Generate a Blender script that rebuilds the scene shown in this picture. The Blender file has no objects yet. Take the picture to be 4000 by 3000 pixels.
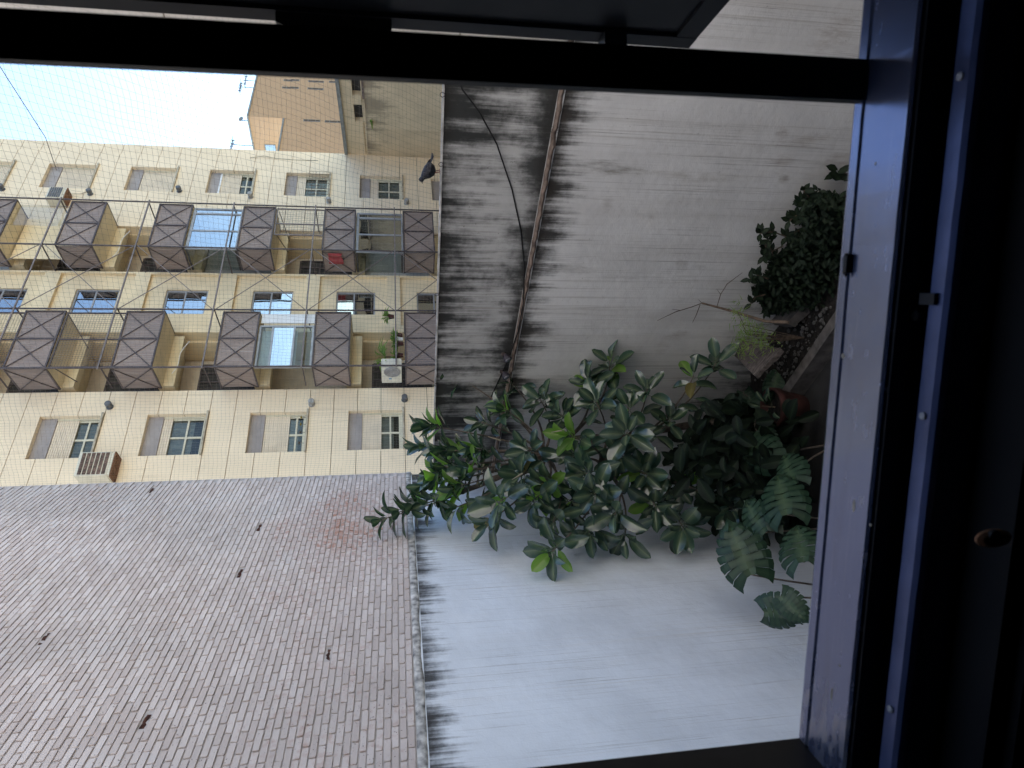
import bpy, math, random
from mathutils import Vector, Matrix, noise
R = math.radians
random.seed(7)
S = bpy.context.scene
COL = S.collection

# ------------------------------------------------------------------ camera, sky, sun, exposure
FPX, PITCH, ROLL = 2623.2, 0.169447, -0.0128578      # focal length in photo pixels, pitch below horizon, roll
_s, _c = math.sin(PITCH), math.cos(PITCH)
_cr, _sr = math.cos(ROLL), math.sin(ROLL)
FW = Vector((0, _c, -_s)); _up = Vector((0, _s, _c)); _rt = Vector((1, 0, 0))
RT = _rt*_cr + _up*_sr; UP = -_rt*_sr + _up*_cr
cam_d = bpy.data.cameras.new('camera'); cam = bpy.data.objects.new('camera', cam_d); COL.objects.link(cam)
cam_d.sensor_width = 36; cam_d.lens = FPX/4000*36; cam_d.clip_start = .02; cam_d.clip_end = 1500
m3 = Matrix((-UP, RT, -FW)).transposed()               # the photo was taken with the phone turned: world up points to picture left
cam.matrix_world = m3.to_4x4()
cam_d.dof.use_dof = True; cam_d.dof.focus_distance = 11.0; cam_d.dof.aperture_fstop = 9.0
S.camera = cam

SUN_AZ, SUN_EL = (-0.616, 0.788), 52.0
w = bpy.data.worlds.new('World'); S.world = w; w.use_nodes = True
nt = w.node_tree; nt.nodes.clear()
sky = nt.nodes.new('ShaderNodeTexSky'); sky.sky_type = 'NISHITA'; sky.sun_disc = False
sky.sun_elevation = R(SUN_EL); sky.sun_rotation = math.atan2(*SUN_AZ)
sky.air_density = 1.0; sky.dust_density = 0.4; sky.ozone_density = 1.0
bg = nt.nodes.new('ShaderNodeBackground'); bg.inputs[1].default_value = 0.058
wo = nt.nodes.new('ShaderNodeOutputWorld')
nt.links.new(sky.outputs[0], bg.inputs[0]); nt.links.new(bg.outputs[0], wo.inputs[0])
sd = bpy.data.lights.new('sun', 'SUN'); sd.energy = 5.0; sd.angle = R(0.5); sd.color = (1, .93, .84)
sun = bpy.data.objects.new('sun', sd); COL.objects.link(sun)
sv = Vector((SUN_AZ[0], SUN_AZ[1], 0)).normalized()*math.cos(R(SUN_EL)) + Vector((0, 0, math.sin(R(SUN_EL))))
sun.rotation_euler = sv.to_track_quat('Z', 'Y').to_euler(); sun.location = (10, -20, 40)
S.view_settings.view_transform = 'Standard'; S.view_settings.look = 'None'
S.view_settings.gamma = 1; S.view_settings.use_curve_mapping = False
S.view_settings.exposure = 2.95
try:
    S.cycles.max_bounces = 8; S.cycles.diffuse_bounces = 5; S.cycles.transparent_max_bounces = 16
except Exception: pass

# ------------------------------------------------------------------ measuring: photo pixel -> point on a real plane
def ray(X, Y): return FW + UP*((2000-X)/FPX) + RT*((1500-Y)/FPX)
def to_px(P):
    F = P.dot(FW)
    return (2000 - FPX*P.dot(UP)/F, 1500 - FPX*P.dot(RT)/F, F)
class Frame:
    """vertical plane: local x along it, local y away from the courtyard into the wall, z up"""
    def __init__(s, o, deg_heading):
        a = R(deg_heading); s.o = Vector((o[0], o[1], 0))
        s.d = Vector((math.sin(a), math.cos(a), 0)); s.i = Vector((-s.d.y, s.d.x, 0)); s.rz = math.atan2(s.d.y, s.d.x)
    def hit(s, X, Y, y=0):
        d = ray(X, Y); t = (s.o.dot(s.i)+y)/d.dot(s.i); P = d*t
        return ((P-s.o).dot(s.d), P.z)
    def w(s, x, y, z): return s.o + s.d*x + s.i*y + Vector((0, 0, z))
def hitz(X, Y, z):
    d = ray(X, Y); return d*(z/d.z)
def hity(X, Y, dep):
    d = ray(X, Y); return d*(dep/d.y)
THC = math.degrees(0.945274)
FC = Frame((-17.23848*math.cos(R(THC)), 17.23848*math.sin(R(THC))), THC)   # facade opposite
CORNER = (-1.37, 10.35)
FA = Frame(CORNER, 14.5)            # brick wall: x = 0 at the corner, negative towards us
FB = Frame(CORNER, 136)             # grey courtyard wall: x grows to the right, towards us
FWN = Frame((0, .75), 99)           # our own window
FWN.i = Vector((-FWN.d.y, FWN.d.x, 0))
FD = Frame((9.4, 28), 165)
FE = Frame((70*.38, 70), 51.5)
GZ = -5.2

# ------------------------------------------------------------------ materials
def mat(name, base, rough=.8, var=.12, scale=6, spec=.3, metal=0, bump=0, bscale=40, dark=None, fn=None, stretch=(1, 1, 1)):
    m = bpy.data.materials.new(name); m.use_nodes = True; n = m.node_tree; N = n.nodes; L = n.links
    b = N['Principled BSDF']; b.inputs['Roughness'].default_value = rough
    b.inputs['Specular IOR Level'].default_value = spec; b.inputs['Metallic'].default_value = metal
    tc = N.new('ShaderNodeTexCoord'); mp = N.new('ShaderNodeMapping'); mp.inputs[3].default_value = stretch
    L.new(tc.outputs['Object'], mp.inputs[0])
    nz = N.new('ShaderNodeTexNoise'); nz.inputs['Scale'].default_value = scale; nz.inputs['Detail'].default_value = 6
    L.new(mp.outputs[0], nz.inputs['Vector'])
    rp = N.new('ShaderNodeValToRGB'); e = rp.color_ramp.elements
    d = dark or tuple(c*(1-2*var) for c in base)
    e[0].position = .3; e[0].color = (*d, 1); e[1].position = .7; e[1].color = (*[min(1, c*(1+var)) for c in base], 1)
    L.new(nz.outputs[0], rp.inputs[0]); L.new(rp.outputs[0], b.inputs['Base Color'])
    if bump:
        n2 = N.new('ShaderNodeTexNoise'); n2.inputs['Scale'].default_value = bscale; n2.inputs['Detail'].default_value = 4
        L.new(tc.outputs['Object'], n2.inputs['Vector'])
        bp = N.new('ShaderNodeBump'); bp.inputs['Strength'].default_value = bump; bp.inputs['Distance'].default_value = .01
        L.new(n2.outputs[0], bp.inputs['Height']); L.new(bp.outputs[0], b.inputs['Normal'])
    if fn: fn(m, N, L, b, rp, tc)
    return m
class NG:
    """short-hand for node maths"""
    def __init__(s, N, L): s.N, s.L = N, L
    def m(s, op, a, b=0, c=None, clamp=False):
        n = s.N.new('ShaderNodeMath'); n.operation = op; n.use_clamp = clamp
        for i, v in enumerate((a, b, c)):
            if v is None: continue
            if isinstance(v, (int, float)): n.inputs[i].default_value = v
            else: s.L.new(v, n.inputs[i])
        return n.outputs[0]
    def noise(s, vec, scale, detail=5, stretch=None, rough=.55):
        if stretch:
            mp = s.N.new('ShaderNodeMapping'); mp.inputs[3].default_value = stretch; s.L.new(vec, mp.inputs[0]); vec = mp.outputs[0]
        n = s.N.new('ShaderNodeTexNoise'); n.inputs['Scale'].default_value = scale; n.inputs['Detail'].default_value = detail
        n.inputs['Roughness'].default_value = rough; s.L.new(vec, n.inputs['Vector']); return n.outputs[0]
    def ss(s, v, lo, hi, a=0, b=1):
        n = s.N.new('ShaderNodeMapRange'); n.interpolation_type = 'SMOOTHSTEP'
        s.L.new(v, n.inputs[0])
        for i, q in enumerate((lo, hi, a, b)): n.inputs[i+1].default_value = q
        return n.outputs[0]
    def mix(s, f, a, b):
        n = s.N.new('ShaderNodeMix'); n.data_type = 'RGBA'
        if isinstance(f, (int, float)): n.inputs[0].default_value = f
        else: s.L.new(f, n.inputs[0])
        for i, v in ((6, a), (7, b)):
            if isinstance(v, tuple): n.inputs[i].default_value = (*v, 1)
            else: s.L.new(v, n.inputs[i])
        return n.outputs[2]
    def xyz(s, v):
        n = s.N.new('ShaderNodeSeparateXYZ'); s.L.new(v, n.inputs[0]); return n.outputs

def plaster_fn(tops, base, mold_shade, warm, amount, streak, speck=.5, spots=()):
    """weathered plaster: water streaks running down, mould, and painted corner shade, along the edges listed in tops=[(z, slope, length, strength)]"""
    def fn(m, N, L, b, rp, tc):
        g = NG(N, L); v = tc.outputs['Object']; x, y, z = g.xyz(v)
        col = g.mix(g.ss(g.noise(v, 1.3, 6), .35, .7), base, tuple(c*.86 for c in base))
        st = g.noise(v, 1.0, 8, (16, 1, .13), .72)                      # thin vertical streaks, in patches
        st2 = g.noise(v, 1.0, 6, (3.5, 1, .18), .6); pat = g.noise(v, 1.0, 5, (1.6, 1, .7), .6)
        col = g.mix(g.m('MULTIPLY', g.ss(st2, .48, .75), streak*.55), col, tuple((c+d)/2 for c, d in zip(base, warm)))
        col = g.mix(g.m('MULTIPLY', g.m('MULTIPLY', g.ss(st, .55, .70), g.ss(pat, .25, .60)), streak*.75), col, warm)
        fine = g.noise(v, 1.0, 4, (60, 1, .4), .8)
        col = g.mix(g.m('MULTIPLY', g.m('MULTIPLY', g.ss(fine, .54, .68), g.ss(pat, .32, .62)), streak*.85), col, tuple(c*.45 for c in warm))
        blot = g.noise(v, 2.2, 7, (1, 1, .6), .65)
        for zt, sl, ln, stg, dr, fx in tops:
            dist = g.m('MULTIPLY', g.m('SUBTRACT', g.m('ADD', g.m('MULTIPLY', x, sl), zt), z), dr)   # metres away from that edge
            f = g.m('SUBTRACT', 1, g.m('DIVIDE', dist, ln)); ins = g.ss(dist, -.002, 0.004)
            low = g.m('SUBTRACT', g.noise(v, 1.0, 3, (1.1*fx, 1, .5)), .5); mid = g.m('SUBTRACT', g.noise(v, 1.0, 6, (5.5*fx, 1, .32), .65), .5)
            hi = g.m('SUBTRACT', g.noise(v, 1.0, 5, (21*fx, 1, .8), .7), .5); bl = g.m('SUBTRACT', g.noise(v, 6, 7, (1, 1, 1), .7), .5)
            k = g.m('ADD', g.m('MULTIPLY', f, .55), g.m('ADD', g.m('MULTIPLY', low, 1.5), g.m('ADD', g.m('MULTIPLY', mid, 2.0), g.m('ADD', g.m('MULTIPLY', hi, .9), g.m('MULTIPLY', bl, .75)))))
            k = g.m('MULTIPLY', g.m('MULTIPLY', g.ss(k, .06, .74), g.ss(f, -.5, .3)), g.m('MULTIPLY', ins, stg), clamp=True)
            col = g.mix(k, col, mold_shade)
            ed = g.m('MULTIPLY', g.m('MULTIPLY', g.ss(dist, 0, .16, 1, 0), ins), g.ss(g.m('ADD', low, g.m('ADD', mid, bl)), -.3, .35, .1, .85))
            col = g.mix(ed, col, (mold_shade[0]*1.15, mold_shade[1]*.95, mold_shade[2]*.85))
        for sx_, sz_, rx, rz2, sc_, ss_ in spots:                        # single stains with a place of their own
            ex = g.m('POWER', g.m('DIVIDE', g.m('SUBTRACT', x, sx_), rx), 2); ez = g.m('POWER', g.m('DIVIDE', g.m('SUBTRACT', z, sz_), rz2), 2)
            q = g.m('SUBTRACT', .75, g.m('ADD', ex, ez)); q = g.m('ADD', q, g.m('MULTIPLY', g.m('SUBTRACT', g.noise(v, 1, 8, (11, 1, 2.5), .75), .5), 4.5))
            col = g.mix(g.m('MULTIPLY', g.ss(q, .0, 1.8), ss_), col, sc_)
        sp = g.noise(v, 26, 3)
        col = g.mix(g.m('MULTIPLY', g.ss(sp, .68, .74), speck), col, tuple(c*.35 for c in warm))
        col = g.mix(g.m('MULTIPLY', g.ss(blot, .6, .72), amount), col, tuple(c*.55 for c in warm))
        L.new(col, b.inputs['Base Color'])
        bp = N.new('ShaderNodeBump'); bp.inputs['Strength'].default_value = .35; bp.inputs['Distance'].default_value = .02
        L.new(g.m('ADD', g.noise(v, 9, 6), g.m('MULTIPLY', g.noise(v, 60, 3), .25)), bp.inputs['Height']); L.new(bp.outputs[0], b.inputs['Normal'])
    return fn
SPOTS = []
for X, Y, rx, rz2, c_, k_ in ((2330, 655, .09, .55, (.10, .085, .065), .85), (2700, 690, .07, .9, (.30, .26, .21), .6), (3050, 535, .12, .10, (.17, .11, .07), .8), (3150, 545, .10, .22, (.22, .16, .11), .6),
                          (3060, 640, .14, .12, (.19, .13, .09), .7), (3060, 700, .07, .07, (.13, .085, .055), .85), (2970, 575, .06, .06, (.09, .07, .05), .9), (3270, 130, .25, .22, (.22, .16, .115), .7),
                          (3290, 640, .15, .18, (.21, .15, .11), .6), (2650, 1310, .16, .14, (.20, .145, .105), .7), (2590, 1350, .18, .10, (.24, .19, .15), .6), (2180, 470, .1, .12, (.15, .12, .1), .6), (2370, 800, .12, .07, (.31, .28, .25), .7),
                          (2250, 1050, .1, .22, (.1, .09, .08), .6), (2120, 1300, .14, .25, (.11, .1, .085), .7), (2430, 1080, .05, .3, (.22, .19, .16), .6), (2190, 1500, .2, .2, (.09, .085, .075), .7)):
    _x, _z = FB.hit(X, Y); SPOTS.append((_x, _z, rx*1.25, rz2*1.35, c_, k_*.8))
M = {}
M['grey_lower'] = mat('grey_plaster', (.40, .40, .41), .9, fn=plaster_fn([(-1.475, -.019, .42, .97, 1, 1), (-5.2, -.16, 1.55, .97, -1, .5)], (.68, .665, .645), (.026, .025, .023), (.33, .295, .26), .3, 1.0, .5, SPOTS))  # second entry: corner shade painted up the wall foot, along with rising damp
M['grey_upper'] = mat('mouldy_plaster', (.36, .35, .34), .9, fn=plaster_fn([(-.53, .0125, 1.0, .97, 1, .8), (-1.41, -.019, .34, .92, -1, .35)], (.50, .49, .47), (.020, .0215, .020), (.24, .21, .18), .5, .9))
M['white_lower'] = mat('white_plaster', (.66, .68, .70), .85, fn=plaster_fn([(-.20, 0, .30, .95, 1, 1.3)], (.73, .78, .84), (.032, .034, .036), (.58, .57, .55), .08, .8, .1))
M['tall_wall'] = mat('cracked_render', (.55, .53, .49), .9, fn=plaster_fn([(5, 0, .6, .5, 1, 1)], (.56, .53, .48), (.1, .09, .08), (.34, .29, .24), .5, .5))
M['d_wall'] = mat('stained_cream_render', (.68, .55, .36), .9, fn=plaster_fn([(1.05, 0, 1.1, .6, 1, .5)], (.68, .55, .36), (.13, .11, .08), (.42, .35, .24), .35, .5))
M['ledge'] = mat('crumbling_ledge', (.20, .15, .12), .95, .3, 12, bump=.8, bscale=50)
M['moulding'] = mat('lime_moulding', (.52, .51, .49), .9, .3, 13, dark=(.10, .10, .10), bump=.5, bscale=20)
M['coping'] = mat('coping_metal', (.52, .5, .47), .6, .25, 8)
M['mortar'] = mat('mortar', (.47, .43, .415), .95, .12, 14, bump=.5, bscale=60)
def brick_fn(m, N, L, b, rp, tc):
    g = NG(N, L); geo = N.new('ShaderNodeNewGeometry'); oi = N.new('ShaderNodeObjectInfo'); P = geo.outputs['Position']
    rnd = g.m('FRACT', g.m('ADD', oi.outputs['Random'], geo.outputs['Random Per Island']))
    col = g.mix(rnd, (.52, .45, .42), (.67, .605, .575))
    col = g.mix(g.m('MULTIPLY', g.ss(g.noise(P, .55, 5), .42, .68), .55), col, (.43, .40, .385))
    col = g.mix(g.m('MULTIPLY', g.ss(g.noise(P, 1.7, 4), .55, .72), .35), col, (.66, .64, .63))
    worn = g.m('ADD', g.noise(P, .75, 3), g.m('MULTIPLY', g.m('SUBTRACT', rnd, .5), .16))
    inner = g.noise(P, 16, 4)
    loc = N.new('ShaderNodeVectorMath'); loc.operation = 'DISTANCE'; L.new(P, loc.inputs[0]); loc.inputs[1].default_value = FA.w(FA.hit(1345, 2030)[0], 0, FA.hit(1345, 2030)[1])
    patch = g.ss(loc.outputs['Value'], .1, 1.5, .125, 0); low_ = g.ss(g.xyz(P)[2], 0, 2.2, .09, 0)
    worn = g.m('ADD', g.m('ADD', g.m('MULTIPLY', worn, .62), patch), g.m('ADD', low_, .14))
    k = g.ss(g.m('ADD', g.m('MULTIPLY', worn, .8), g.m('MULTIPLY', inner, .62)), .74, .95)
    col = g.mix(g.m('MULTIPLY', k, .75), col, (.42, .29, .255))
    k2 = g.ss(g.m('ADD', worn, g.m('MULTIPLY', inner, .5)), .94, 1.08)
    col = g.mix(g.m('MULTIPLY', k2, .7), col, (.40, .19, .12))
    pit = g.noise(P, 48, 3)
    col = g.mix(g.m('MULTIPLY', g.ss(pit, .655, .70), .85), col, (.12, .085, .08))
    L.new(col, b.inputs['Base Color'])
    bp = N.new('ShaderNodeBump'); bp.inputs['Strength'].default_value = .4; bp.inputs['Distance'].default_value = .006
    L.new(g.noise(P, 55, 4), bp.inputs['Height']); L.new(bp.outputs[0], b.inputs['Normal'])
M['brick'] = mat('limewashed_brick', (.6, .57, .56), .9, fn=brick_fn)
M['hole'] = mat('broken_brick_core', (.075, .03, .02), .95, .45, 30, bump=.8)
def cream_fn(m, N, L, b, rp, tc):
    g = NG(N, L); v = tc.outputs['Object']; st = g.noise(v, 1, 6, (7, 7, .28), .7); pat = g.noise(v, .55, 4)
    col = g.mix(g.m('MULTIPLY', g.m('MULTIPLY', g.ss(st, .5, .72), g.ss(pat, .42, .62)), .6), rp.outputs[0], (.52, .40, .25))
    col = g.mix(g.m('MULTIPLY', g.ss(g.noise(v, 2.3, 6), .58, .72), .3), col, (.60, .48, .32)); L.new(col, b.inputs['Base Color'])
M['cream'] = mat('cream_cladding', (.82, .67, .46), .75, .04, 1.2, stretch=(1, 1, .4), fn=cream_fn)
M['cream2'] = mat('cream_render', (.78, .63, .40), .8, .06, 1.5, fn=cream_fn)
M['soffit'] = mat('soffit_paint', (.70, .58, .37), .85, .08, 2)
M['loggia'] = mat('loggia_paint', (.64, .55, .42), .85, .08, 2)
def corr_fn(m, N, L, b, rp, tc):
    g = NG(N, L); x, y, z = g.xyz(tc.outputs['Object'])
    s1 = g.m('SINE', g.m('MULTIPLY', g.m('ADD', x, y), 75))
    bp = N.new('ShaderNodeBump'); bp.inputs['Strength'].default_value = .5; bp.inputs['Distance'].default_value = .012
    L.new(s1, bp.inputs['Height']); L.new(bp.outputs[0], b.inputs['Normal'])
    st = g.noise(tc.outputs['Object'], 1, 5, (22, 22, 1.0))
    col = g.mix(g.ss(st, .45, .75), rp.outputs[0], (.37, .30, .25)); oi = N.new('ShaderNodeObjectInfo'); col = g.mix(g.m('MULTIPLY', oi.outputs['Random'], .45), col, (.16, .13, .12))
    col = g.mix(g.m('MULTIPLY', g.ss(g.noise(tc.outputs['Object'], 1, 5, (5, 5, 1.5), .7), .58, .74), .5), col, (.20, .12, .075)); L.new(col, b.inputs['Base Color'])
M['corr'] = mat('brown_corrugated_sheet', (.285, .215, .175), .55, .1, 2, fn=corr_fn)
M['steel'] = mat('brown_steel', (.085, .066, .064), .5, .2, 8)
M['steel_l'] = mat('weathered_steel', (.20, .165, .15), .45, .2, 8)
M['alu'] = mat('grey_aluminium', (.34, .34, .34), .45, .1, 6, metal=.3)
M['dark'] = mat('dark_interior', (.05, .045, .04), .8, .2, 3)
M['joint'] = mat('joint_shadow_gap', (.16, .13, .085), .9, .1, 4)
M['shutter'] = mat('cream_roller_shutter', (.72, .61, .45), .6, .06, 3)
M['boxpanel'] = mat('grey_brown_shutter_box', (.33, .295, .27), .7, .08, 3)
M['frame_c'] = mat('cream_window_frame', (.62, .57, .42), .5, .08, 5)
M['sill_c'] = mat('stone_sill', (.46, .40, .29), .8, .2, 6)
M['curtain'] = mat('grey_curtain', (.33, .33, .31), .9, .2, 3, stretch=(14, 1, .3))
M['white'] = mat('white_panel', (.74, .74, .71), .5, .04, 3)
M['mesh'] = mat('wire_mesh', (.16, .145, .135), .5, .1, 9)
M['net'] = mat('net_twine', (.24, .215, .18), .8, .1, 9)
def glass(name, refl, tint):
    m = bpy.data.materials.new(name); m.use_nodes = True; N = m.node_tree.nodes; L = m.node_tree.links; N.clear()
    o = N.new('ShaderNodeOutputMaterial'); mx = N.new('ShaderNodeMixShader'); gl = N.new('ShaderNodeBsdfGlossy'); tr = N.new('ShaderNodeBsdfTransparent')
    gl.inputs['Roughness'].default_value = .015; gl.inputs[0].default_value = (.92, .97, 1, 1); tr.inputs[0].default_value = (*tint, 1)
    tc = N.new('ShaderNodeTexCoord'); nz = N.new('ShaderNodeTexNoise'); nz.inputs['Scale'].default_value = 1.1
    L.new(tc.outputs['Object'], nz.inputs['Vector'])
    bp = N.new('ShaderNodeBump'); bp.inputs['Strength'].default_value = .12; bp.inputs['Distance'].default_value = .05
    L.new(nz.outputs[0], bp.inputs['Height']); L.new(bp.outputs[0], gl.inputs['Normal'])
    mx.inputs[0].default_value = refl; L.new(tr.outputs[0], mx.inputs[1]); L.new(gl.outputs[0], mx.inputs[2]); L.new(mx.outputs[0], o.inputs[0])
    return m
M['glass'] = glass('window_glass', .025, (.75, .78, .76)); M['glass_r'] = glass('reflective_glass', .38, (.4, .42, .42))
M['curt_sheet'] = glass('clear_plastic_sheet', .05, (.9, .9, .88))
M['ac'] = mat('yellowed_white_casing', (.66, .61, .48), .5, .08, 5); M['grille'] = mat('rusty_grille', (.16, .10, .07), .7, .4, 14)
M['rust'] = mat('rust', (.20, .10, .055), .9, .4, 18)
M['pipe'] = mat('dark_vent_cap', (.12, .125, .13), .5, .2, 9); M['pipe_l'] = mat('grey_vent_cap', (.36, .35, .32), .6, .2, 9)
def ebrick(m, N, L, b, rp, tc):
    g = NG(N, L); v = tc.outputs['Object']; br = N.new('ShaderNodeTexBrick'); mp = N.new('ShaderNodeMapping'); mp.inputs[2].default_value = (R(90), 0, 0)
    L.new(v, mp.inputs[0]); L.new(mp.outputs[0], br.inputs[0]); br.inputs['Scale'].default_value = 4
    br.inputs['Color1'].default_value = (.52, .34, .19, 1); br.inputs['Color2'].default_value = (.46, .285, .15, 1); br.inputs['Mortar'].default_value = (.40, .29, .19, 1)  # brick tones raised for a sunlit look; the sun misses these faces
    col = g.mix(g.ss(g.noise(v, .4, 5), .4, .7), br.outputs[0], (.44, .29, .165)); L.new(col, b.inputs['Base Color'])
M['ebrick'] = mat('orange_brickwork', (.34, .19, .1), .9, fn=ebrick)
M['slate'] = mat('grey_flashing', (.24, .25, .23), .7, .15, 4)
def leaf_mat(name, c0, c1, rib, rough=.32, trans=.2, spec=.5):
    m = bpy.data.materials.new(name); m.use_nodes = True; N = m.node_tree.nodes; L = m.node_tree.links; g = NG(N, L)
    b = N['Principled BSDF']; o = N['Material Output']
    at = N.new('ShaderNodeAttribute'); at.attribute_name = 'rib'
    oi = N.new('ShaderNodeObjectInfo'); geo = N.new('ShaderNodeNewGeometry'); tc = N.new('ShaderNodeTexCoord')
    rnd = g.m('FRACT', g.m('ADD', oi.outputs['Random'], geo.outputs['Random Per Island']))
    col = g.mix(rnd, c0, c1); col = g.mix(g.m('MULTIPLY', g.ss(g.noise(tc.outputs['Object'], 9, 4), .5, .8), .35), col, tuple(c*1.7 for c in c1))
    col = g.mix(g.m('MULTIPLY', at.outputs['Fac'], .8), col, rib)
    L.new(col, b.inputs['Base Color']); b.inputs['Roughness'].default_value = rough; b.inputs['Specular IOR Level'].default_value = spec
    tr = N.new('ShaderNodeBsdfTranslucent'); tr.inputs[0].default_value = (c1[0]*2.6, c1[1]*3.2, c1[2]*1.1, 1)
    mx = N.new('ShaderNodeMixShader'); mx.inputs[0].default_value = trans
    L.new(b.outputs[0], mx.inputs[1]); L.new(tr.outputs[0], mx.inputs[2]); L.new(mx.outputs[0], o.inputs[0])
    return m
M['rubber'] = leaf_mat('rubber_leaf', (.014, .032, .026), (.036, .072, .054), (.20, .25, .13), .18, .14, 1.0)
M['rubber_y'] = leaf_mat('bright_backlit_leaf', (.07, .15, .03), (.13, .24, .045), (.28, .34, .12), .3, .42, .5)  # backlit glow put into a brighter green; also scattered for leaf variety
M['dry_leaf'] = leaf_mat('dry_yellow_leaf', (.10, .08, .03), (.15, .13, .04), (.2, .18, .08), .5, .2, .3)
M['monstera'] = leaf_mat('monstera_leaf', (.009, .026, .016), (.016, .042, .025), (.07, .11, .055), .42, .05, .3)
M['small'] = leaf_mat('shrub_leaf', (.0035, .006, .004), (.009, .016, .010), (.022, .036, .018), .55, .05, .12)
M['fern'] = leaf_mat('fern_blade', (.10, .16, .045), (.19, .26, .08), (.2, .28, .1), .6, .3, .2)
M['bark'] = mat('rubber_bark', (.13, .105, .085), .9, .3, 14, bump=.5)
M['twig'] = mat('dry_twig', (.12, .085, .06), .9, .3, 20)
M['soil'] = mat('dark_soil', (.018, .015, .013), .95, .4, 18, bump=1, bscale=30)
M['floor'] = mat('damp_courtyard_concrete', (.028, .027, .026), .85, .3, 3, bump=.4)
M['kerb'] = mat('concrete_kerb', (.11, .10, .093), .9, .25, 8, bump=.5)
M['stone'] = mat('pale_pebble', (.10, .096, .09), .9, .3, 9)
M['logbark'] = mat('split_bark', (.12, .10, .09), .9, .35, 12, stretch=(1, 6, 1), bump=.8)
M['terra'] = mat('terracotta', (.065, .024, .02), .8, .3, 6, bump=.3)
M['black'] = mat('black_painted_steel', (.008, .008, .009), .5, .2, 9, spec=.2)
def sill_fn(m, N, L, b, rp, tc):
    g = NG(N, L); v = tc.outputs['Object']; x, y, z = g.xyz(v)
    dirt = g.noise(v, 1, 7, (26, 70, 26)); left = g.ss(x, -.49, -.30, 1, 0)
    k = g.m('MULTIPLY', g.ss(g.m('ADD', dirt, g.m('MULTIPLY', left, .22)), .60, .82), .7)
    col = g.mix(k, (.16, .185, .29), (.36, .335, .32)); scr = g.noise(v, 1, 4, (5, 420, 5), .7); col = g.mix(g.m('MULTIPLY', g.ss(scr, .56, .72), .5), col, (.33, .34, .42)); col = g.mix(g.m('MULTIPLY', g.ss(g.noise(v, 1, 5, (9, 40, 9)), .5, .75), .5), col, (.13, .14, .20)); L.new(col, b.inputs['Base Color'])
    ro = g.m('ADD', .23, g.m('MULTIPLY', k, .45)); L.new(ro, b.inputs['Roughness'])
M['sill'] = mat('satin_aluminium', (.25, .26, .34), .25, metal=.75, spec=.5, fn=sill_fn)
M['track'] = mat('blue_grey_track', (.10, .125, .24), .4, .15, 12, metal=.6)
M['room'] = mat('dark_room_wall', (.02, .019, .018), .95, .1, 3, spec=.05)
M['block'] = mat('our_building_render', (.40, .40, .41), .9, .1, 1)
M['oval_brown'] = mat('plain_brown', (.33, .15, .07), .7, .2, 20)
M['feather'] = mat('slate_feather', (.022, .022, .028), .65, .3, 25); M['wing'] = mat('wing_feather', (.04, .04, .046), .7, .45, 22, stretch=(1, 3, 1))
M['claw'] = mat('pink_leg', (.22, .09, .07), .7, .1, 9); M['cable'] = mat('black_cable', (.012, .012, .012), .6, .1, 9)
M['lampm'] = mat('dark_lamp_shell', (.05, .045, .055), .5, .2, 9); M['lens'] = mat('dull_lens', (.16, .16, .18), .2, .1, 5)
M['flower'] = mat('petal', (.45, .32, .04), .8, .3, 9); M['potw'] = mat('white_plastic_pot', (.7, .68, .64), .6, .1, 9)
M['label'] = mat('blue_sticker', (.1, .25, .4), .6, .1, 9); M['ground'] = mat('ground_asphalt', (.09, .088, .083), .95, .2, .5)
M['redcloth'] = mat('red_cloth', (.34, .06, .06), .9, .2, 6)

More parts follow.
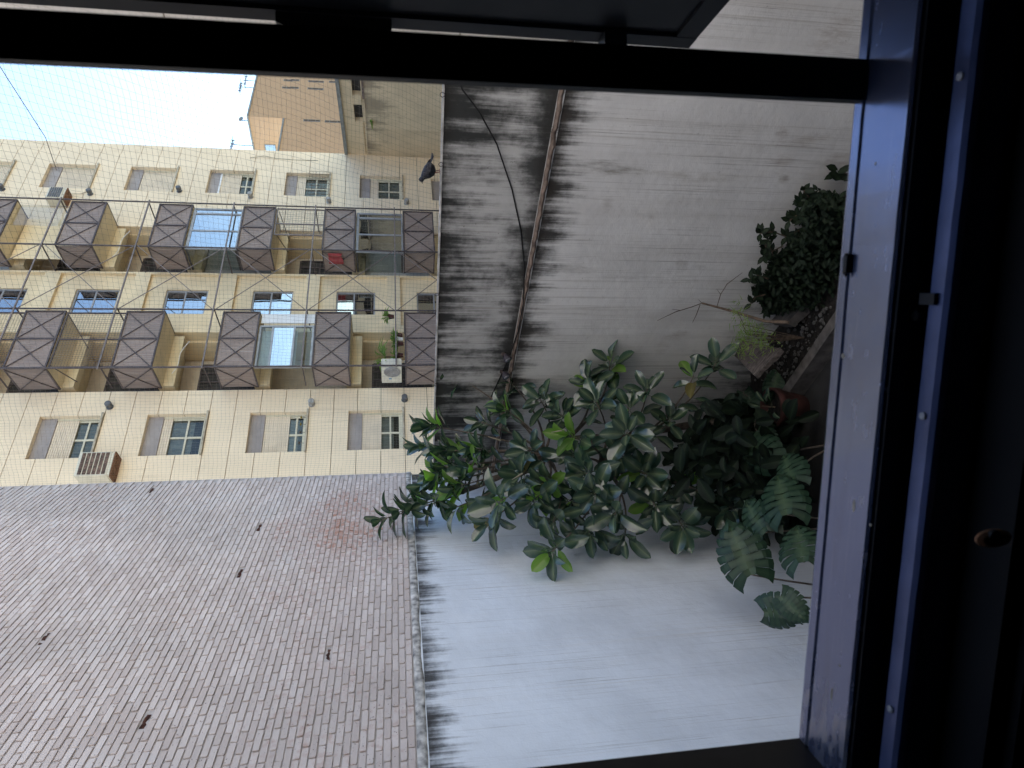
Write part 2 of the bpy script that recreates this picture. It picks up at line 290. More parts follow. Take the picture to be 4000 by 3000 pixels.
# ------------------------------------------------------------------ mesh building
class MB:
    def __init__(s): s.v, s.f, s.mi, s.rib = [], [], [], None
    def quad(s, *p, mi=0):
        k = len(s.v); s.v += [tuple(q) for q in p]; s.f.append(tuple(range(k, k+len(p)))); s.mi.append(mi)
    def box(s, x0, x1, y0, y1, z0, z1, mi=0):
        k = len(s.v); s.v += [(x, y, z) for z in (z0, z1) for y in (y0, y1) for x in (x0, x1)]
        for f in ((0, 2, 3, 1), (4, 5, 7, 6), (0, 1, 5, 4), (2, 6, 7, 3), (0, 4, 6, 2), (1, 3, 7, 5)): s.f.append(tuple(k+i for i in f)); s.mi.append(mi)
        return s
    def obox(s, mtx, x0, x1, y0, y1, z0, z1, mi=0):
        k = len(s.v); s.box(x0, x1, y0, y1, z0, z1, mi)
        for i in range(k, len(s.v)): s.v[i] = tuple(mtx @ Vector(s.v[i]))
        return s
    def bar(s, a, b, r, n=4, mi=0, r2=None): return s.tube([a, b], [r, r2 or r], n, mi)
    def tube(s, pts, rad, n=6, mi=0, cap=True):
        pts = [Vector(p) for p in pts]
        if not hasattr(rad, '__len__'): rad = [rad]*len(pts)
        k = len(s.v); ref = None
        for i, p in enumerate(pts):
            t = (pts[min(i+1, len(pts)-1)]-pts[max(i-1, 0)]).normalized()
            if ref is None: ref = Vector((0, 0, 1)) if abs(t.z) < .9 else Vector((1, 0, 0))
            u = (ref - t*ref.dot(t)).normalized(); ref = u; q = t.cross(u)
            for j in range(n):
                a = 2*math.pi*(j+.5)/n; s.v.append(tuple(p+(u*math.cos(a)+q*math.sin(a))*rad[i]))
        for i in range(len(pts)-1):
            for j in range(n):
                a = k+i*n+j; b = k+i*n+(j+1) % n; s.f.append((a, b, b+n, a+n)); s.mi.append(mi)
        if cap and n > 2:
            s.f.append(tuple(range(k+n-1, k-1, -1))); s.mi.append(mi)
            e = k+(len(pts)-1)*n; s.f.append(tuple(range(e, e+n))); s.mi.append(mi)
        return s
    def lathe(s, c, prof, n=16, mi=0, axis=None):
        """prof: list of (radius, height) about the z axis (or axis) through c"""
        c = Vector(c); q = Vector((0, 0, 1)).rotation_difference(Vector(axis)) if axis else None
        k = len(s.v)
        for r, h in prof:
            for j in range(n):
                a = 2*math.pi*j/n; p = Vector((r*math.cos(a), r*math.sin(a), h))
                if q: p = q @ p
                s.v.append(tuple(c+p))
        for i in range(len(prof)-1):
            for j in range(n):
                a = k+i*n+j; b = k+i*n+(j+1) % n; s.f.append((a, b, b+n, a+n)); s.mi.append(mi)
        for i, rev in ((0, True), (len(prof)-1, False)):
            if prof[i][0] > 1e-5:
                f = list(range(k+i*n, k+i*n+n)); s.f.append(tuple(reversed(f)) if rev else tuple(f)); s.mi.append(mi)
        return s
    def mesh(s, name, mats, smooth=False):
        me = bpy.data.meshes.new(name); me.from_pydata(s.v, [], s.f)
        for m in (mats if isinstance(mats, (list, tuple)) else [mats]): me.materials.append(m)
        if any(s.mi): me.polygons.foreach_set('material_index', s.mi)
        if smooth: me.polygons.foreach_set('use_smooth', [True]*len(s.f))
        if s.rib is not None:
            a = me.attributes.new('rib', 'FLOAT', 'POINT'); a.data.foreach_set('value', s.rib)
        me.update(); return me
    def build(s, name, mats, parent=None, smooth=False):
        o = bpy.data.objects.new(name, s.mesh(name, mats, smooth)); COL.objects.link(o)
        if parent: o.parent = parent
        return o
def tag(o, label=None, cat=None, group=None, kind=None):
    for k, v in (('label', label), ('category', cat), ('group', group), ('kind', kind)):
        if v: o[k] = v
    return o
def thing(name, label, cat, frame=None, loc=(0, 0, 0), group=None, rz=None):
    o = bpy.data.objects.new(name, None); COL.objects.link(o); o.empty_display_size = .2
    if frame:
        o.location = frame.w(*loc); o.rotation_euler = (0, 0, frame.rz if rz is None else frame.rz+rz)
    else:
        o.location = loc; o.rotation_euler = (0, 0, rz or 0)
    return tag(o, label, cat, group)
def inst(me, name, mtx, parent):
    o = bpy.data.objects.new(name, me); COL.objects.link(o); o.parent = parent; o.matrix_local = mtx; return o
def basis(x, z, p, s=1):
    """matrix whose local x points along x and local z roughly along z"""
    x = Vector(x).normalized(); z = Vector(z); z = (z-x*z.dot(x))
    if z.length < 1e-4: z = x.orthogonal()
    z.normalize(); y = z.cross(x); m = Matrix((x, y, z)).transposed().to_4x4()
    return Matrix.Translation(Vector(p)) @ m @ Matrix.Diagonal((s, s, s, 1))

# ------------------------------------------------------------------ setting: ground, courtyard floor, soil
tag(MB().box(-400, 400, -300, 500, GZ-.6, GZ-.1).build('ground', M['ground']), kind='structure')
tag(MB().box(-3.9, 8.5, .7, 12, GZ-.08, GZ).build('courtyard_floor', M['floor']), kind='structure')

# ------------------------------------------------------------------ our own building around the window (local x right, y outwards)
blk = thing('building', 'dark building around the open window that the courtyard is seen through', 'building', FWN)
b = MB()
XL, XR, ZB, ZT = -.53, .68, -.62, 1.15
b.box(-3.7, 12, -.20, -.02, GZ-.1, ZB).box(-3.7, 12, -.20, -.02, ZT, 16.5).box(-3.7, XL, -.20, -.02, ZB, ZT).box(XR, 12, -.20, -.02, ZB, ZT)
b.box(-3.7, 12, -7, -.21, 2.0, 16.4)
b.build('wall', M['block'], blk)
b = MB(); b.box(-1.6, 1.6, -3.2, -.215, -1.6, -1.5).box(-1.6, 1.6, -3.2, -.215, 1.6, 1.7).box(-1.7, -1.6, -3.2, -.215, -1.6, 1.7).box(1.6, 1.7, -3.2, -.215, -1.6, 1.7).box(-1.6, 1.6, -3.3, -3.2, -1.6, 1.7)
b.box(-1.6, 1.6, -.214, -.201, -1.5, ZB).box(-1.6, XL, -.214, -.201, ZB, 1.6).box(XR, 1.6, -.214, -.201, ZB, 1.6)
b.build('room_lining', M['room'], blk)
wf = thing('window_frame', 'black steel window frame with a shiny grey metal sill and tall mullion', 'window frame', FWN)
b = MB(); b.box(.3235, .3675, -.016, 0, -.527, ZT); b.v = [(x-.0145*(z+.527), y, z) for x, y, z in b.v]; b.build('mullion', M['black'], wf)
b = MB(); b.box(-.535, -.487, -.10, 0.0, -.60, ZT); b.build('jamb', M['black'], wf)
b = MB(); b.box(.64, .685, -.10, 0.0, -.60, ZT); b.build('jamb', M['black'], wf)
b = MB(); b.box(-.535, .685, -.10, 0.0, ZT-.05, ZT+.03); b.build('head_rail', M['black'], wf)
# sill: rolled outer lip, flat plate
b = MB(); prof = [(0.004, -.60), (0.004, -.5290), (-.001, -.5265), (-.014, -.5262), (-.017, -.5285), (-.020, -.5285), (-.0225, -.5255), (-.088, -.5250), (-.0915, -.5275), (-.0915, -.60)]
n = 40
for i in range(n+1):
    x = -.4865+(.6395+.4865)*i/n
    for y, z in prof: b.v.append((x, y+.0006*noise.noise((x*30, y*40, 0)), z+.0005*noise.noise((x*40, 3, y*30))))
P = len(prof)
for i in range(n):
    for j in range(P-1): b.f.append((i*P+j, i*P+j+1, (i+1)*P+j+1, (i+1)*P+j)); b.mi.append(0)
b.build('sill', M['sill'], wf)
b = MB(); b.box(-.5, .64, -.20, -.09, -.62, -.60); b.build('lower_groove', M['room'], wf)
b = MB(); prof = [(-.112, -.60), (-.112, -.556), (-.116, -.551), (-.136, -.549), (-.141, -.552), (-.143, -.558), (-.143, -.62)]
P = len(prof)
for i in range(n+1):
    x = -.56+1.24*i/n
    for y, z in prof: b.v.append((x, y+.0007*noise.noise((x*25, 7, 0)), z))
for i in range(n):
    for j in range(P-1): b.f.append((i*P+j, i*P+j+1, (i+1)*P+j+1, (i+1)*P+j)); b.mi.append(0)
b.build('inner_track', M['track'], wf)
# rubber stop on the sill, drain slot cover on the track, thin brown oval plaque on the dark panel below
x, y = FWN.w(0, 0, 0).x, 0
def on_sill(X, Y, z):
    p = hitz(X, Y, z) - FWN.o; return p.dot(FWN.d), p.dot(FWN.i)
sx, sy = on_sill(3312, 1032, -.5225)
st = thing('rubber_stop', 'small black rubber stop standing on the shiny grey sill', 'stop', FWN, (sx, sy, -.5255))
b = MB(); k = [(-.010, -.004), (-.012, .003), (.009, .0045), (.013, .002), (.011, -.0045)]
for h, sc in ((0, 1), (.006, 1), (.0075, .8)):
    b.v += [(px*sc, py*sc, h) for px, py in k]
for i in range(2):
    for j in range(5): b.f.append((i*5+j, i*5+(j+1) % 5, i*5+5+(j+1) % 5, i*5+5+j)); b.mi.append(0)
b.f.append((10, 11, 12, 13, 14)); b.mi.append(0); b.build('pad', M['black'], st)
b = MB(); b.tube([(-.011, 0, .005), (-.015, 0, .0035)], [.002, .0008], 6); b.build('tip', M['black'], st)
sx, sy = on_sill(3632, 1168, -.549)
st = thing('track_latch', 'little black latch block seated on the blue inner track', 'latch', FWN, (sx, sy, -.549))
MB().box(-.006, .006, -.010, .010, -.002, .004).build('block', M['black'], st)
MB().lathe((-.018, .02, -.006), [(.007, 0), (.007, .006), (.004, .008)], 10).build('screw_head', M['black'], st)
kn = thing('brown_plaque', 'brown oval plaque on the black panel under the window', 'plaque', FWN, (*(lambda p: (p[0], p[1]))(FWN.hit(3870, 2125, -.23)[:1]+(-.216,)), FWN.hit(3870, 2125, -.216)[1]))
b = MB(); b.lathe((0, 0, 0), [(.014, 0), (.0145, .003), (.011, .006), (.0, .007)], 20, axis=(0, -1, 0))
for i, v in enumerate(b.v): b.v[i] = (v[0]*.62, v[1], v[2]*1.35)
b.build('disc', M['oval_brown'], kn)
b = MB(); b.lathe((.004, -.004, .004), [(.006, 0), (.006, .004), (.003, .005)], 14, axis=(0, -1, 0)); b.build('cap', M['black'], kn)
b = MB(); b.box(-.486, .639, -.0955, -.0917, -.60, -.531); b.build('rubber_seal', M['black'], wf)
for i in range(3): MB().lathe((-.36+.34*i, -.1265, -.5485), [(.0042, -.001), (.0042, .0012), (.0025, .0018), (0, .0012)], 10).build('screw_head', M['alu'], wf)
for X, Y, rx_, ry_ in ((3292, 1390, .0035, .003), (3335, 1975, .0025, .008), (3248, 2712, .002, .009), (3400, 2050, .0018, .0018), (3420, 640, .0016, .0022), (3280, 2600, .0022, .0016)):
    fx_, fy_ = on_sill(X, Y, -.5250); b = MB(); b.lathe((fx_, fy_, -.5253), [(1, .0), (.7, .0006), (0, .0008)], 9)
    b.v = [(fx_+(v[0]-fx_)*ry_, fy_+(v[1]-fy_)*rx_, v[2]) for v in b.v]; b.build('paint_fleck', M['sill_c'], wf)
# opened sash beyond the mullion: stands straight out, free edge towards us-left
def px_w(X, Y, y): return hity(X, Y, y)
sh = thing('window_sash', 'black window sash swung open outside the mullion with its slanting lower edge', 'window sash', None, (.64, .70, -.5))
b = MB()
o = Vector(sh.location)
def sb(x0, x1, y0, y1, z0, z1, mi=0):
    k = len(b.v); b.box(x0-o.x, x1-o.x, y0-o.y, y1-o.y, z0-o.z, z1-o.z, mi)
    for i in range(k, len(b.v)): b.v[i] = (b.v[i][0]-.0092*(b.v[i][2]+.05), b.v[i][1], b.v[i][2])
XS = .6285
sb(XS, XS+.03, 1.155, 1.19, -.55, 1.1); b.build('stile', M['black'], sh)
b = MB(); sb(XS, XS+.03, .70, .735, -.55, 1.1); b.build('stile', M['black'], sh)
b = MB(); sb(XS+.001, XS+.029, .735, 1.155, -.55, -.51); b.build('bottom_rail', M['black'], sh)
b = MB(); sb(XS+.001, XS+.029, .735, 1.155, 1.05, 1.1); b.build('top_rail', M['black'], sh)
b = MB(); sb(XS+.008, XS+.02, .735, 1.155, -.51, 1.05); b.build('panel', M['black'], sh)
b = MB()
pts = [px_w(x, y, 1.17) for x, y in ((1080, 95), (1160, 128), (1260, 150), (1330, 152), (1460, 146), (1530, 128))]
pts = [Vector((min(q.x, XS-.012), 1.17, q.z)) for q in pts]
for i in range(len(pts)-1):
    p, q = pts[i], pts[i+1]; b.quad(*[(v[0]-o.x, v[1]-o.y, v[2]-o.z) for v in ((p.x, 1.16, p.z), (XS, 1.16, p.z), (XS, 1.16, q.z), (q.x, 1.16, q.z))])
    b.quad(*[(v[0]-o.x, v[1]-o.y, v[2]-o.z) for v in ((p.x, 1.19, p.z), (q.x, 1.19, q.z), (XS, 1.19, q.z), (XS, 1.19, p.z))])
    b.quad(*[(v[0]-o.x, v[1]-o.y, v[2]-o.z) for v in ((p.x, 1.16, p.z), (q.x, 1.16, q.z), (q.x, 1.19, q.z), (p.x, 1.19, p.z))])
b.build('handle', M['black'], sh)
b = MB(); p = px_w(2350, 205, 1.17); q = px_w(2435, 205, 1.17); sb(p.x, XS, 1.15, 1.19, q.z, p.z); sb(p.x+.03, XS, 1.155, 1.185, p.z, p.z+.06); b.build('catch', M['black'], sh)

# ------------------------------------------------------------------ brick party wall (A)
aw = thing('brick_wall', 'tall wall of limewashed brick above a bluish white plaster base', 'wall', FA)
MB().box(-10.2, .12, .004, .32, -.13, 9.0).build('mortar_bed', M['mortar'], aw)
CH, BL = .06, .2207
def brick_mesh(seed):
    rr = random.Random(seed); b = MB(); hx, hz, d = BL/2-.0062, CH/2-.0056, .0085
    ring0 = [(-hx, .013, -hz), (hx, .013, -hz), (hx, .013, hz), (-hx, .013, hz)]
    def jit(s, y): return [(x*s+rr.uniform(-.003, .003), y, z*(1-(1-s)*2.6)+rr.uniform(-.0018, .0018)) for x, _, z in ring0]
    c = .006
    oct_ = lambda r, y: [(r[0][0]+c, y, r[0][2]), (r[1][0]-c, y, r[1][2]), (r[1][0], y, r[1][2]+c), (r[2][0], y, r[2][2]-c), (r[2][0]-c, y, r[2][2]), (r[3][0]+c, y, r[3][2]), (r[3][0], y, r[3][2]-c), (r[0][0], y, r[0][2]+c)]
    A0 = oct_(jit(1, 0), .013); A1 = [(x, -d*.55, z) for x, y, z in A0]; J = jit(.965, 0); A2 = oct_(J, -d+rr.uniform(-.0012, .0012))
    b.v = A0+A1+A2
    for r0 in (0, 8):
        for j in range(8): b.f.append((r0+j, r0+(j+1) % 8, r0+8+(j+1) % 8, r0+8+j)); b.mi.append(0)
    b.f.append(tuple(range(16, 24))); b.mi.append(0)
    return b
BMS = [brick_mesh(i) for i in range(8)]; BME = [q.mesh('brick', M['brick']) for q in BMS]
holes = [FA.hit(*p) for p in ((586, 1923), (545, 2846), (945, 2222), (1020, 2066), (180, 2472), (1280, 2562))]
cells = []
nrow = int(8.2/CH)
for r in range(nrow):
    z = -.075+CH*r; off = (r % 2)*BL/2 + (.02*noise.noise((r*.7, 0, 0)))
    x = .10-BL/2-off
    while x > -9.0:
        cells.append((x, z, r)); x -= BL
def visible(P, mrg=0):
    X, Y, F = to_px(P); return F > .3 and -mrg < X < 4000+mrg and -mrg < Y < 3000+mrg, F
hid, front, rest = [], [], []
for x, z, r in cells:
    if any(abs(x-hx) < BL*.5 and abs(z-hz) < CH*.5 for hx, hz in holes): hid.append((x, z)); continue
    v, F = visible(FA.w(x, 0, z), -10); (front if v else rest).append((F, x, z))
front.sort()
big, rest = front[:300], front[300:]+rest
for F, x, z in big:
    rr = random.Random(int(x*999+z*77777))
    inst(rr.choice(BME), 'brick', Matrix.Translation((x+rr.uniform(-.003, .003), rr.uniform(-.003, .0025), z+rr.uniform(-.0015, .0015))) @ Matrix.Rotation(rr.uniform(-.02, .02), 4, 'Y'), aw)
b = MB()
for F, x, z in rest:
    rr = random.Random(int(x*999+z*77777)); q = rr.choice(BMS); k = len(b.v); dx, dy, dz = x+rr.uniform(-.003, .003), rr.uniform(-.003, .0025), z+rr.uniform(-.0015, .0015)
    b.v += [(vx+dx, vy+dy, vz+dz) for vx, vy, vz in q.v]; b.f += [tuple(k+i for i in f) for f in q.f]; b.mi += q.mi
tag(b.build('brickwork', M['brick'], aw), kind='stuff')
for x, z in hid:
    b = MB(); rr = random.Random(int(x*100)); pts = []
    for i in range(7):
        t = i/6
        for s_ in (-1, 1): pts.append((x-BL*.45+BL*.9*t, .006-.012*rr.random()*(0 < i < 6), z+s_*CH*.42*(.3+.7*rr.random())))
    b.v = pts
    for i in range(6): b.f.append((2*i, 2*i+2, 2*i+3, 2*i+1)); b.mi.append(0)
    b.build('broken_brick', M['hole'], aw)
b = MB(); nn = 120
for i in range(nn+1):
    x = .12-10.3*i/nn; w1 = .012*noise.noise((x*3, 0, 1)); w2 = .018*noise.noise((x*2.2, 5, 1))+.006*noise.noise((x*15, 5, 1))
    b.v += [(x, .004, -.112+w1*.5), (x, -.004, -.118+w1), (x, -.008+w1*.4, -.138+w2*.8), (x, -.009+w2*.3, -.165+w2*1.5), (x, -.004, -.192+w2*1.4), (x, .02, -.20+w2*1.4)]
for i in range(nn):
    for j in range(5): b.f.append((i*6+j, i*6+j+1, i*6+7+j, i*6+6+j)); b.mi.append(0)
b.build('ledge_moulding', M['moulding'], aw, True)
MB().box(-10.2, .03, 0.0, .30, GZ-.1, -.131).build('plaster_base', M['white_lower'], aw)

# ------------------------------------------------------------------ grey courtyard wall (B) with crumbling ledge
bw = thing('courtyard_wall', 'grey courtyard wall with black mould streaks and a crumbling brown ledge', 'wall', FB)
ztop = lambda x: -.535+.0125*x
zled = lambda x: -1.445-.019*x
def slab(name, m, x0, x1, y0, y1, zt, zb, n=24, parent=None):
    b = MB()
    for i in range(n+1):
        x = x0+(x1-x0)*i/n; b.v += [(x, y0, zb(x)), (x, y1, zb(x)), (x, y1, zt(x)), (x, y0, zt(x))]
    for i in range(n):
        for j in range(4): b.f.append((i*4+j, i*4+(j+1) % 4, i*4+4+(j+1) % 4, i*4+4+j)); b.mi.append(0)
    b.f.append((3, 2, 1, 0)); b.f.append(tuple(n*4+i for i in range(4))); b.mi += [0, 0]
    return b.build(name, m, parent)
slab('upper_plaster', M['grey_upper'], -.02, 6.06, .012, .24, ztop, lambda x: zled(x)+.001, 24, bw)
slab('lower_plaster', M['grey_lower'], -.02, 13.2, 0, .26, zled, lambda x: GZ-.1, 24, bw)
b = MB(); nn = 220
for i in range(nn+1):
    x = -.02+13.2*i/nn; j = .014*noise.noise((x*9, 2, 0))+.010*noise.noise((x*31, 2, 0)); zz = zled(x)
    b.v += [(x, .012, zz+.028+j*.5), (x, -.018+j, zz+.022+j), (x, -.034+1.2*j, zz+.004+j*.6), (x, -.022+j, zz-.016+j), (x, .0, zz-.022+j*.6)]
for i in range(nn):
    for j in range(4): b.f.append((i*5+j, i*5+j+1, i*5+6+j, i*5+5+j)); b.mi.append(0)
b.build('ledge', M['ledge'], bw)
b = MB()
for i in range(60):
    x0, x1 = -.02+6.08*i/60, -.02+6.08*(i+1)/60; j = .004*noise.noise((i*.9, 0, 0))
    b.box(x0, x1, -.004+j, .05+j, ztop(x0)+.001, ztop(x0)+.020+j)
b.build('coping_strip', M['coping'], bw)
for X, Y in ((1728, 368), (1706, 1148), (1722, 640), (1702, 1500)):
    x, z = FB.hit(X, Y); b = MB(); b.tube([(x+.022*math.cos(a), -.012, z+.0+.022*math.sin(a)) for a in [i*math.pi/4 for i in range(9)]], .0035, 5); b.build('eye_hook', M['steel'], bw)
# tall rendered wall beyond, seen between mullion and sash
tw = thing('rendered_wall', 'tall cracked pale wall glimpsed in the slit between mullion and open sash', 'wall', FB, (6.07, 0, 0))
zc = [zled(6.1)+.04, FB.hit(1800, 150)[1], FB.hit(640, 60)[1], 5.0]
for i in range(3):
    MB().box(0, 3.2, .02, .30, zc[i]+(.012 if i else 0), zc[i+1]).build('render_panel', M['tall_wall'], tw)
MB().box(0, 3.2, .035, .29, zc[0], 4.99).build('wall_core', M['joint'], tw)
# hanging cable and the two lamps
cb = thing('cable', 'thin black cable sagging across the mouldy upper part of the wall', 'cable', FB)
pts = [(1760, 200), (1805, 345), (1870, 430), (1940, 560), (2000, 740), (2035, 900), (2048, 1040), (2043, 1180), (2022, 1290), (1995, 1370), (1965, 1450), (1915, 1560)]
pp = []
for i, q in enumerate(pts):
    x, z = FB.hit(*q); pp.append((x, -.012-.02*math.sin(i), z))
b = MB(); b.tube(pp, .0085, 6); b.build('cable_run', M['cable'], cb)
for i, (q, lab) in enumerate((((1973, 1382), 'upper right one of two dark round lamps above the ledge'), ((1967, 1450), 'left one of two dark round lamps above the ledge, half behind leaves'))):
    x, z = FB.hit(*q); l = thing('wall_lamp', lab, 'lamp', FB, (x, .0, z), 'lamps clipped along the cable')
    MB().lathe((0, -.01, 0), [(.02, 0), (.025, .02), (.05, .05), (.055, .09), (.05, .095)], 14, axis=(-.2, -1, -.35)).build('shell', M['lampm'], l, True)
    MB().lathe((-.018, -.10, -.032), [(.046, 0), (.03, .008), (0, .012)], 14, axis=(-.2, -1, -.35)).build('lens', M['lens'], l, True)
    MB().box(-.012, .012, -.03, .02, .0, .05).build('bracket', M['steel'], l)

# ------------------------------------------------------------------ facade opposite (C)
ap = thing('apartment_building', 'cream clad apartment block with brown caged balconies filling the far side', 'building', FC)
Ztop = 24.6
b = MB()
b.box(3, 12.36, .34, 11, GZ-.3, Ztop).box(12.36, 14.62, 1.4, 11, GZ-.3, Ztop).box(14.62, 17.24, .42, 11, GZ-.3, Ztop).box(17.24, 19.46, 1.4, 11, GZ-.3, Ztop).box(19.46, 24.2, .34, 11, GZ-.3, Ztop)
b.box(12.36, 12.44, .341, 1.4, GZ-.3, Ztop-.01).box(14.54, 14.62, .421, 1.4, GZ-.3, Ztop-.01).box(17.24, 17.32, .421, 1.4, GZ-.3, Ztop-.01).box(19.38, 19.46, .341, 1.4, GZ-.3, Ztop-.01)
b.build('wall_core', M['cream2'], ap)
winW = (10.17, 11.54, -.147, 1.596); winV = (21.40, 22.78, -.29, 1.637)
def clad(x0, x1, win, zs=.7, z0=4.0, y=0.0):
    k = -14
    while z0+zs*k < Ztop-1:
        za, zb = z0+zs*k, z0+zs*(k+1)-.016; k += 1
        if za < -4.5: continue
        b = MB(); cut = None
        for q in range(-2, 8):
            wz0 = win[2]+2.8*q; wz1 = wz0+win[3]
            if wz0 < zb and wz1 > za: cut = (max(za, wz0), min(zb, wz1))
        if not cut: b.box(x0, x1, y, .339, za, zb)
        else:
            full = cut[0] <= za+.005 and cut[1] >= zb-.005
            b.box(x0, win[0], y, .339, za, zb)
            if full: b.build('cladding_panel', M['cream'], ap); b = MB()
            b.box(win[1], x1, y, .339, za, zb)
            if cut[0] > za+.005: b.box(win[0], win[1], y, .339, za, cut[0])
            if cut[1] < zb-.005: b.box(win[0], win[1], y, .339, cut[1], zb)
        b.build('cladding_panel', M['cream'], ap)
clad(3.02, 12.36, winW); clad(19.46, 23.54, winV)
k = -12
while 4+.7*k < Ztop-1:
    if 4+.7*k > -4.5: MB().box(23.56, 24.2, .05, .339, 4+.7*k, 4+.7*(k+1)-.016).build('cladding_panel', M['cream'], ap)
    k += 1
# joint backing, cut round the windows
b = MB()
for x0, x1, wn in ((3.02, 12.35, winW), (19.47, 24.19, winV)):
    zprev = GZ
    for q in range(-1, 8):
        wz0 = wn[2]+2.8*q; wz1 = wz0+wn[3]
        b.box(x0, x1, .09, .338, zprev, wz0-.01); b.box(x0, wn[0]-.01, .09, .338, wz0-.01, wz1+.01); b.box(wn[1]+.01, x1, .09, .338, wz0-.01, wz1+.01); zprev = wz1+.01
b.build('joint_backing', M['joint'], ap)
# windows: grey box panel on top, roller shutter part-way, two-by-two panes below, stone sill
def window(wn, q, shut, panes=True, cage=False, white=False, pots=False):
    x0, x1 = wn[0], wn[1]; z0 = wn[2]+2.8*q; z1 = z0+wn[3]; zb = z1-.40; zs = zb-(zb-z0-.06)*shut
    fr = MB(); fr.box(x0, x1, .30, .338, z0, z1); fr.box(x0, x0+.05, .16, .30, z0, zb); fr.box(x1-.05, x1, .16, .30, z0, zb); fr.box(x0+.05, x1-.05, .18, .30, z0, z0+.06)
    f = fr.build('window', [M['frame_c']], ap)
    MB().box(x0+.002, x1-.002, .15, .29, zb, z1-.001).build('shutter_box', M['boxpanel'], f)
    MB().box(x0-.02, x1+.06, -.07, .14, z0-.055, z0-.001).build('sill', M['sill_c'], f)
    if shut > .02:
        b = MB(); n = max(3, int((zb-zs)/.055))
        for i in range(n):
            h = (zb-zs)/n; za = zs+h*i; b.box(x0+.05, x1-.05, .180, .20, za, za+h*.76)
            b.box(x0+.05, x1-.05, .197, .2, za+h*.76, za+h)
        b.build('shutter', M['shutter'], f)
    if panes and shut < .95:
        zm = (zs*.0+(z0+.06)+zb-.1)/2 if shut < .3 else None
        b = MB(); xm = (x0+x1)/2; b.box(xm-.03, xm+.03, .215, .25, z0+.06, zs)
        b.box(x0+.05, x0+.10, .215, .25, z0+.06, zs); b.box(x1-.10, x1-.05, .215, .25, z0+.06, zs); b.box(x0+.1, x1-.1, .216, .249, z0+.06, z0+.11)
        if shut < .75: zc_ = (z0+.1+zs)/2; b.box(x0+.1, x1-.1, .214, .251, zc_-.025, zc_+.025)
        b.build('casement', M['frame_c'], f)
        for xa, xb in ((x0+.1, xm-.03), (xm+.03, x1-.1)):
            MB().box(xa, xb, .235, .239, z0+.11, zs).build('pane', M['glass'], f)
        rr = random.Random(q*7+int(x0)); b = MB(); nn = 14; cx0, cx1 = x0+.1, x1-.1
        hh = z0+.11+(zs-z0)*rr.choice((0, .0, .25))
        for i in range(nn):
            xa = cx0+(cx1-cx0)*i/nn; xb = cx0+(cx1-cx0)*(i+1)/nn
            ya, yb = (.262, .288) if i % 2 else (.288, .262); b.quad((xa, ya, hh), (xb, yb, hh), (xb, yb, zs), (xa, ya, zs))
        b.build('curtain', M['curtain'], f)
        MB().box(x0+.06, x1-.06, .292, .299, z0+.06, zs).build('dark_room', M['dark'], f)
    if white: MB().box(x0+.05, x1-.05, .145, .183, zb-.03, zb+.03).build('shutter_rail', M['white'], f)
    if cage:
        b = MB(); yy = -.1
        for i in range(9): xx = x0+(x1-x0)*i/8; b.bar((xx, yy, z0), (xx, yy, z0+.75), .006)
        for i in range(7): zz = z0+.75*i/6; b.bar((x0, yy, zz), (x1, yy, zz), .006)
        b.build('guard_mesh', M['grille'], f)
    return f
for q, shut, kw in ((-1, .3, {}), (0, .5, {}), (1, .62, {'pots': True}), (2, .22, {}), (3, .5, {}), (4, .4, {}), (5, .5, {})): window(winW, q, shut, **kw)
for q, shut, kw in ((-1, .5, {}), (0, .27, {}), (1, .28, {'cage': True}), (2, .62, {'white': True}), (3, 1, {}), (4, 1, {}), (5, 1, {}), (6, 1, {})): window(winV, q, shut, **kw)
# recessed bays and windows between the balcony stacks
for q in range(-2, 8):
    zb = 8.47+2.72*(q-3); zt = 10.73+2.72*(q-3)
    b = MB(); b.box(14.62, 17.24, .0, .419, zt, zb+2.72); b.box(14.62, 14.92, .0, .419, zb, zt); b.box(17.17, 17.24, .0, .419, zb, zt)
    b.build('spandrel', M['cream2'], ap)
    x0, x1 = 15.50, 16.56; z1 = 10.17+2.72*(q-3); z0 = z1-1.3
    b = MB(); b.box(14.92, 17.17, .12, .415, zb, z0); b.box(14.92, 17.17, .12, .415, z1, zt); b.box(14.92, x0, .12, .415, z0, z1); b.box(x1, 17.17, .12, .415, z0, z1)
    b.build('bay_panel', M['cream2'], ap)
    b = MB(); b.box(x0, x0+.05, .17, .25, z0, z1).box(x1-.05, x1, .17, .25, z0, z1).box(x0+.05, x1-.05, .17, .25, z1-.05, z1).box(x0+.05, x1-.05, .17, .25, z0, z0+.05).box(x0+.05, x1-.05, .175, .245, z1-.62, z1-.57)
    f = b.build('window', M['alu'], ap)
    MB().box(x0+.05, x1-.05, .205, .211, z1-.57, z1-.05).build('pane', M['glass_r'], f); MB().box(x0+.05, x1-.05, .19, .196, z0+.05, z1-.62).build('pane', M['glass_r'], f)
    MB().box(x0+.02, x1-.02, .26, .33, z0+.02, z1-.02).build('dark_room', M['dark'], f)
    if q in (0, 1): MB().box(x0+.1, x1-.1, .25, .258, z0+.1, z0+.62).build('blind', M['curtain'], f)
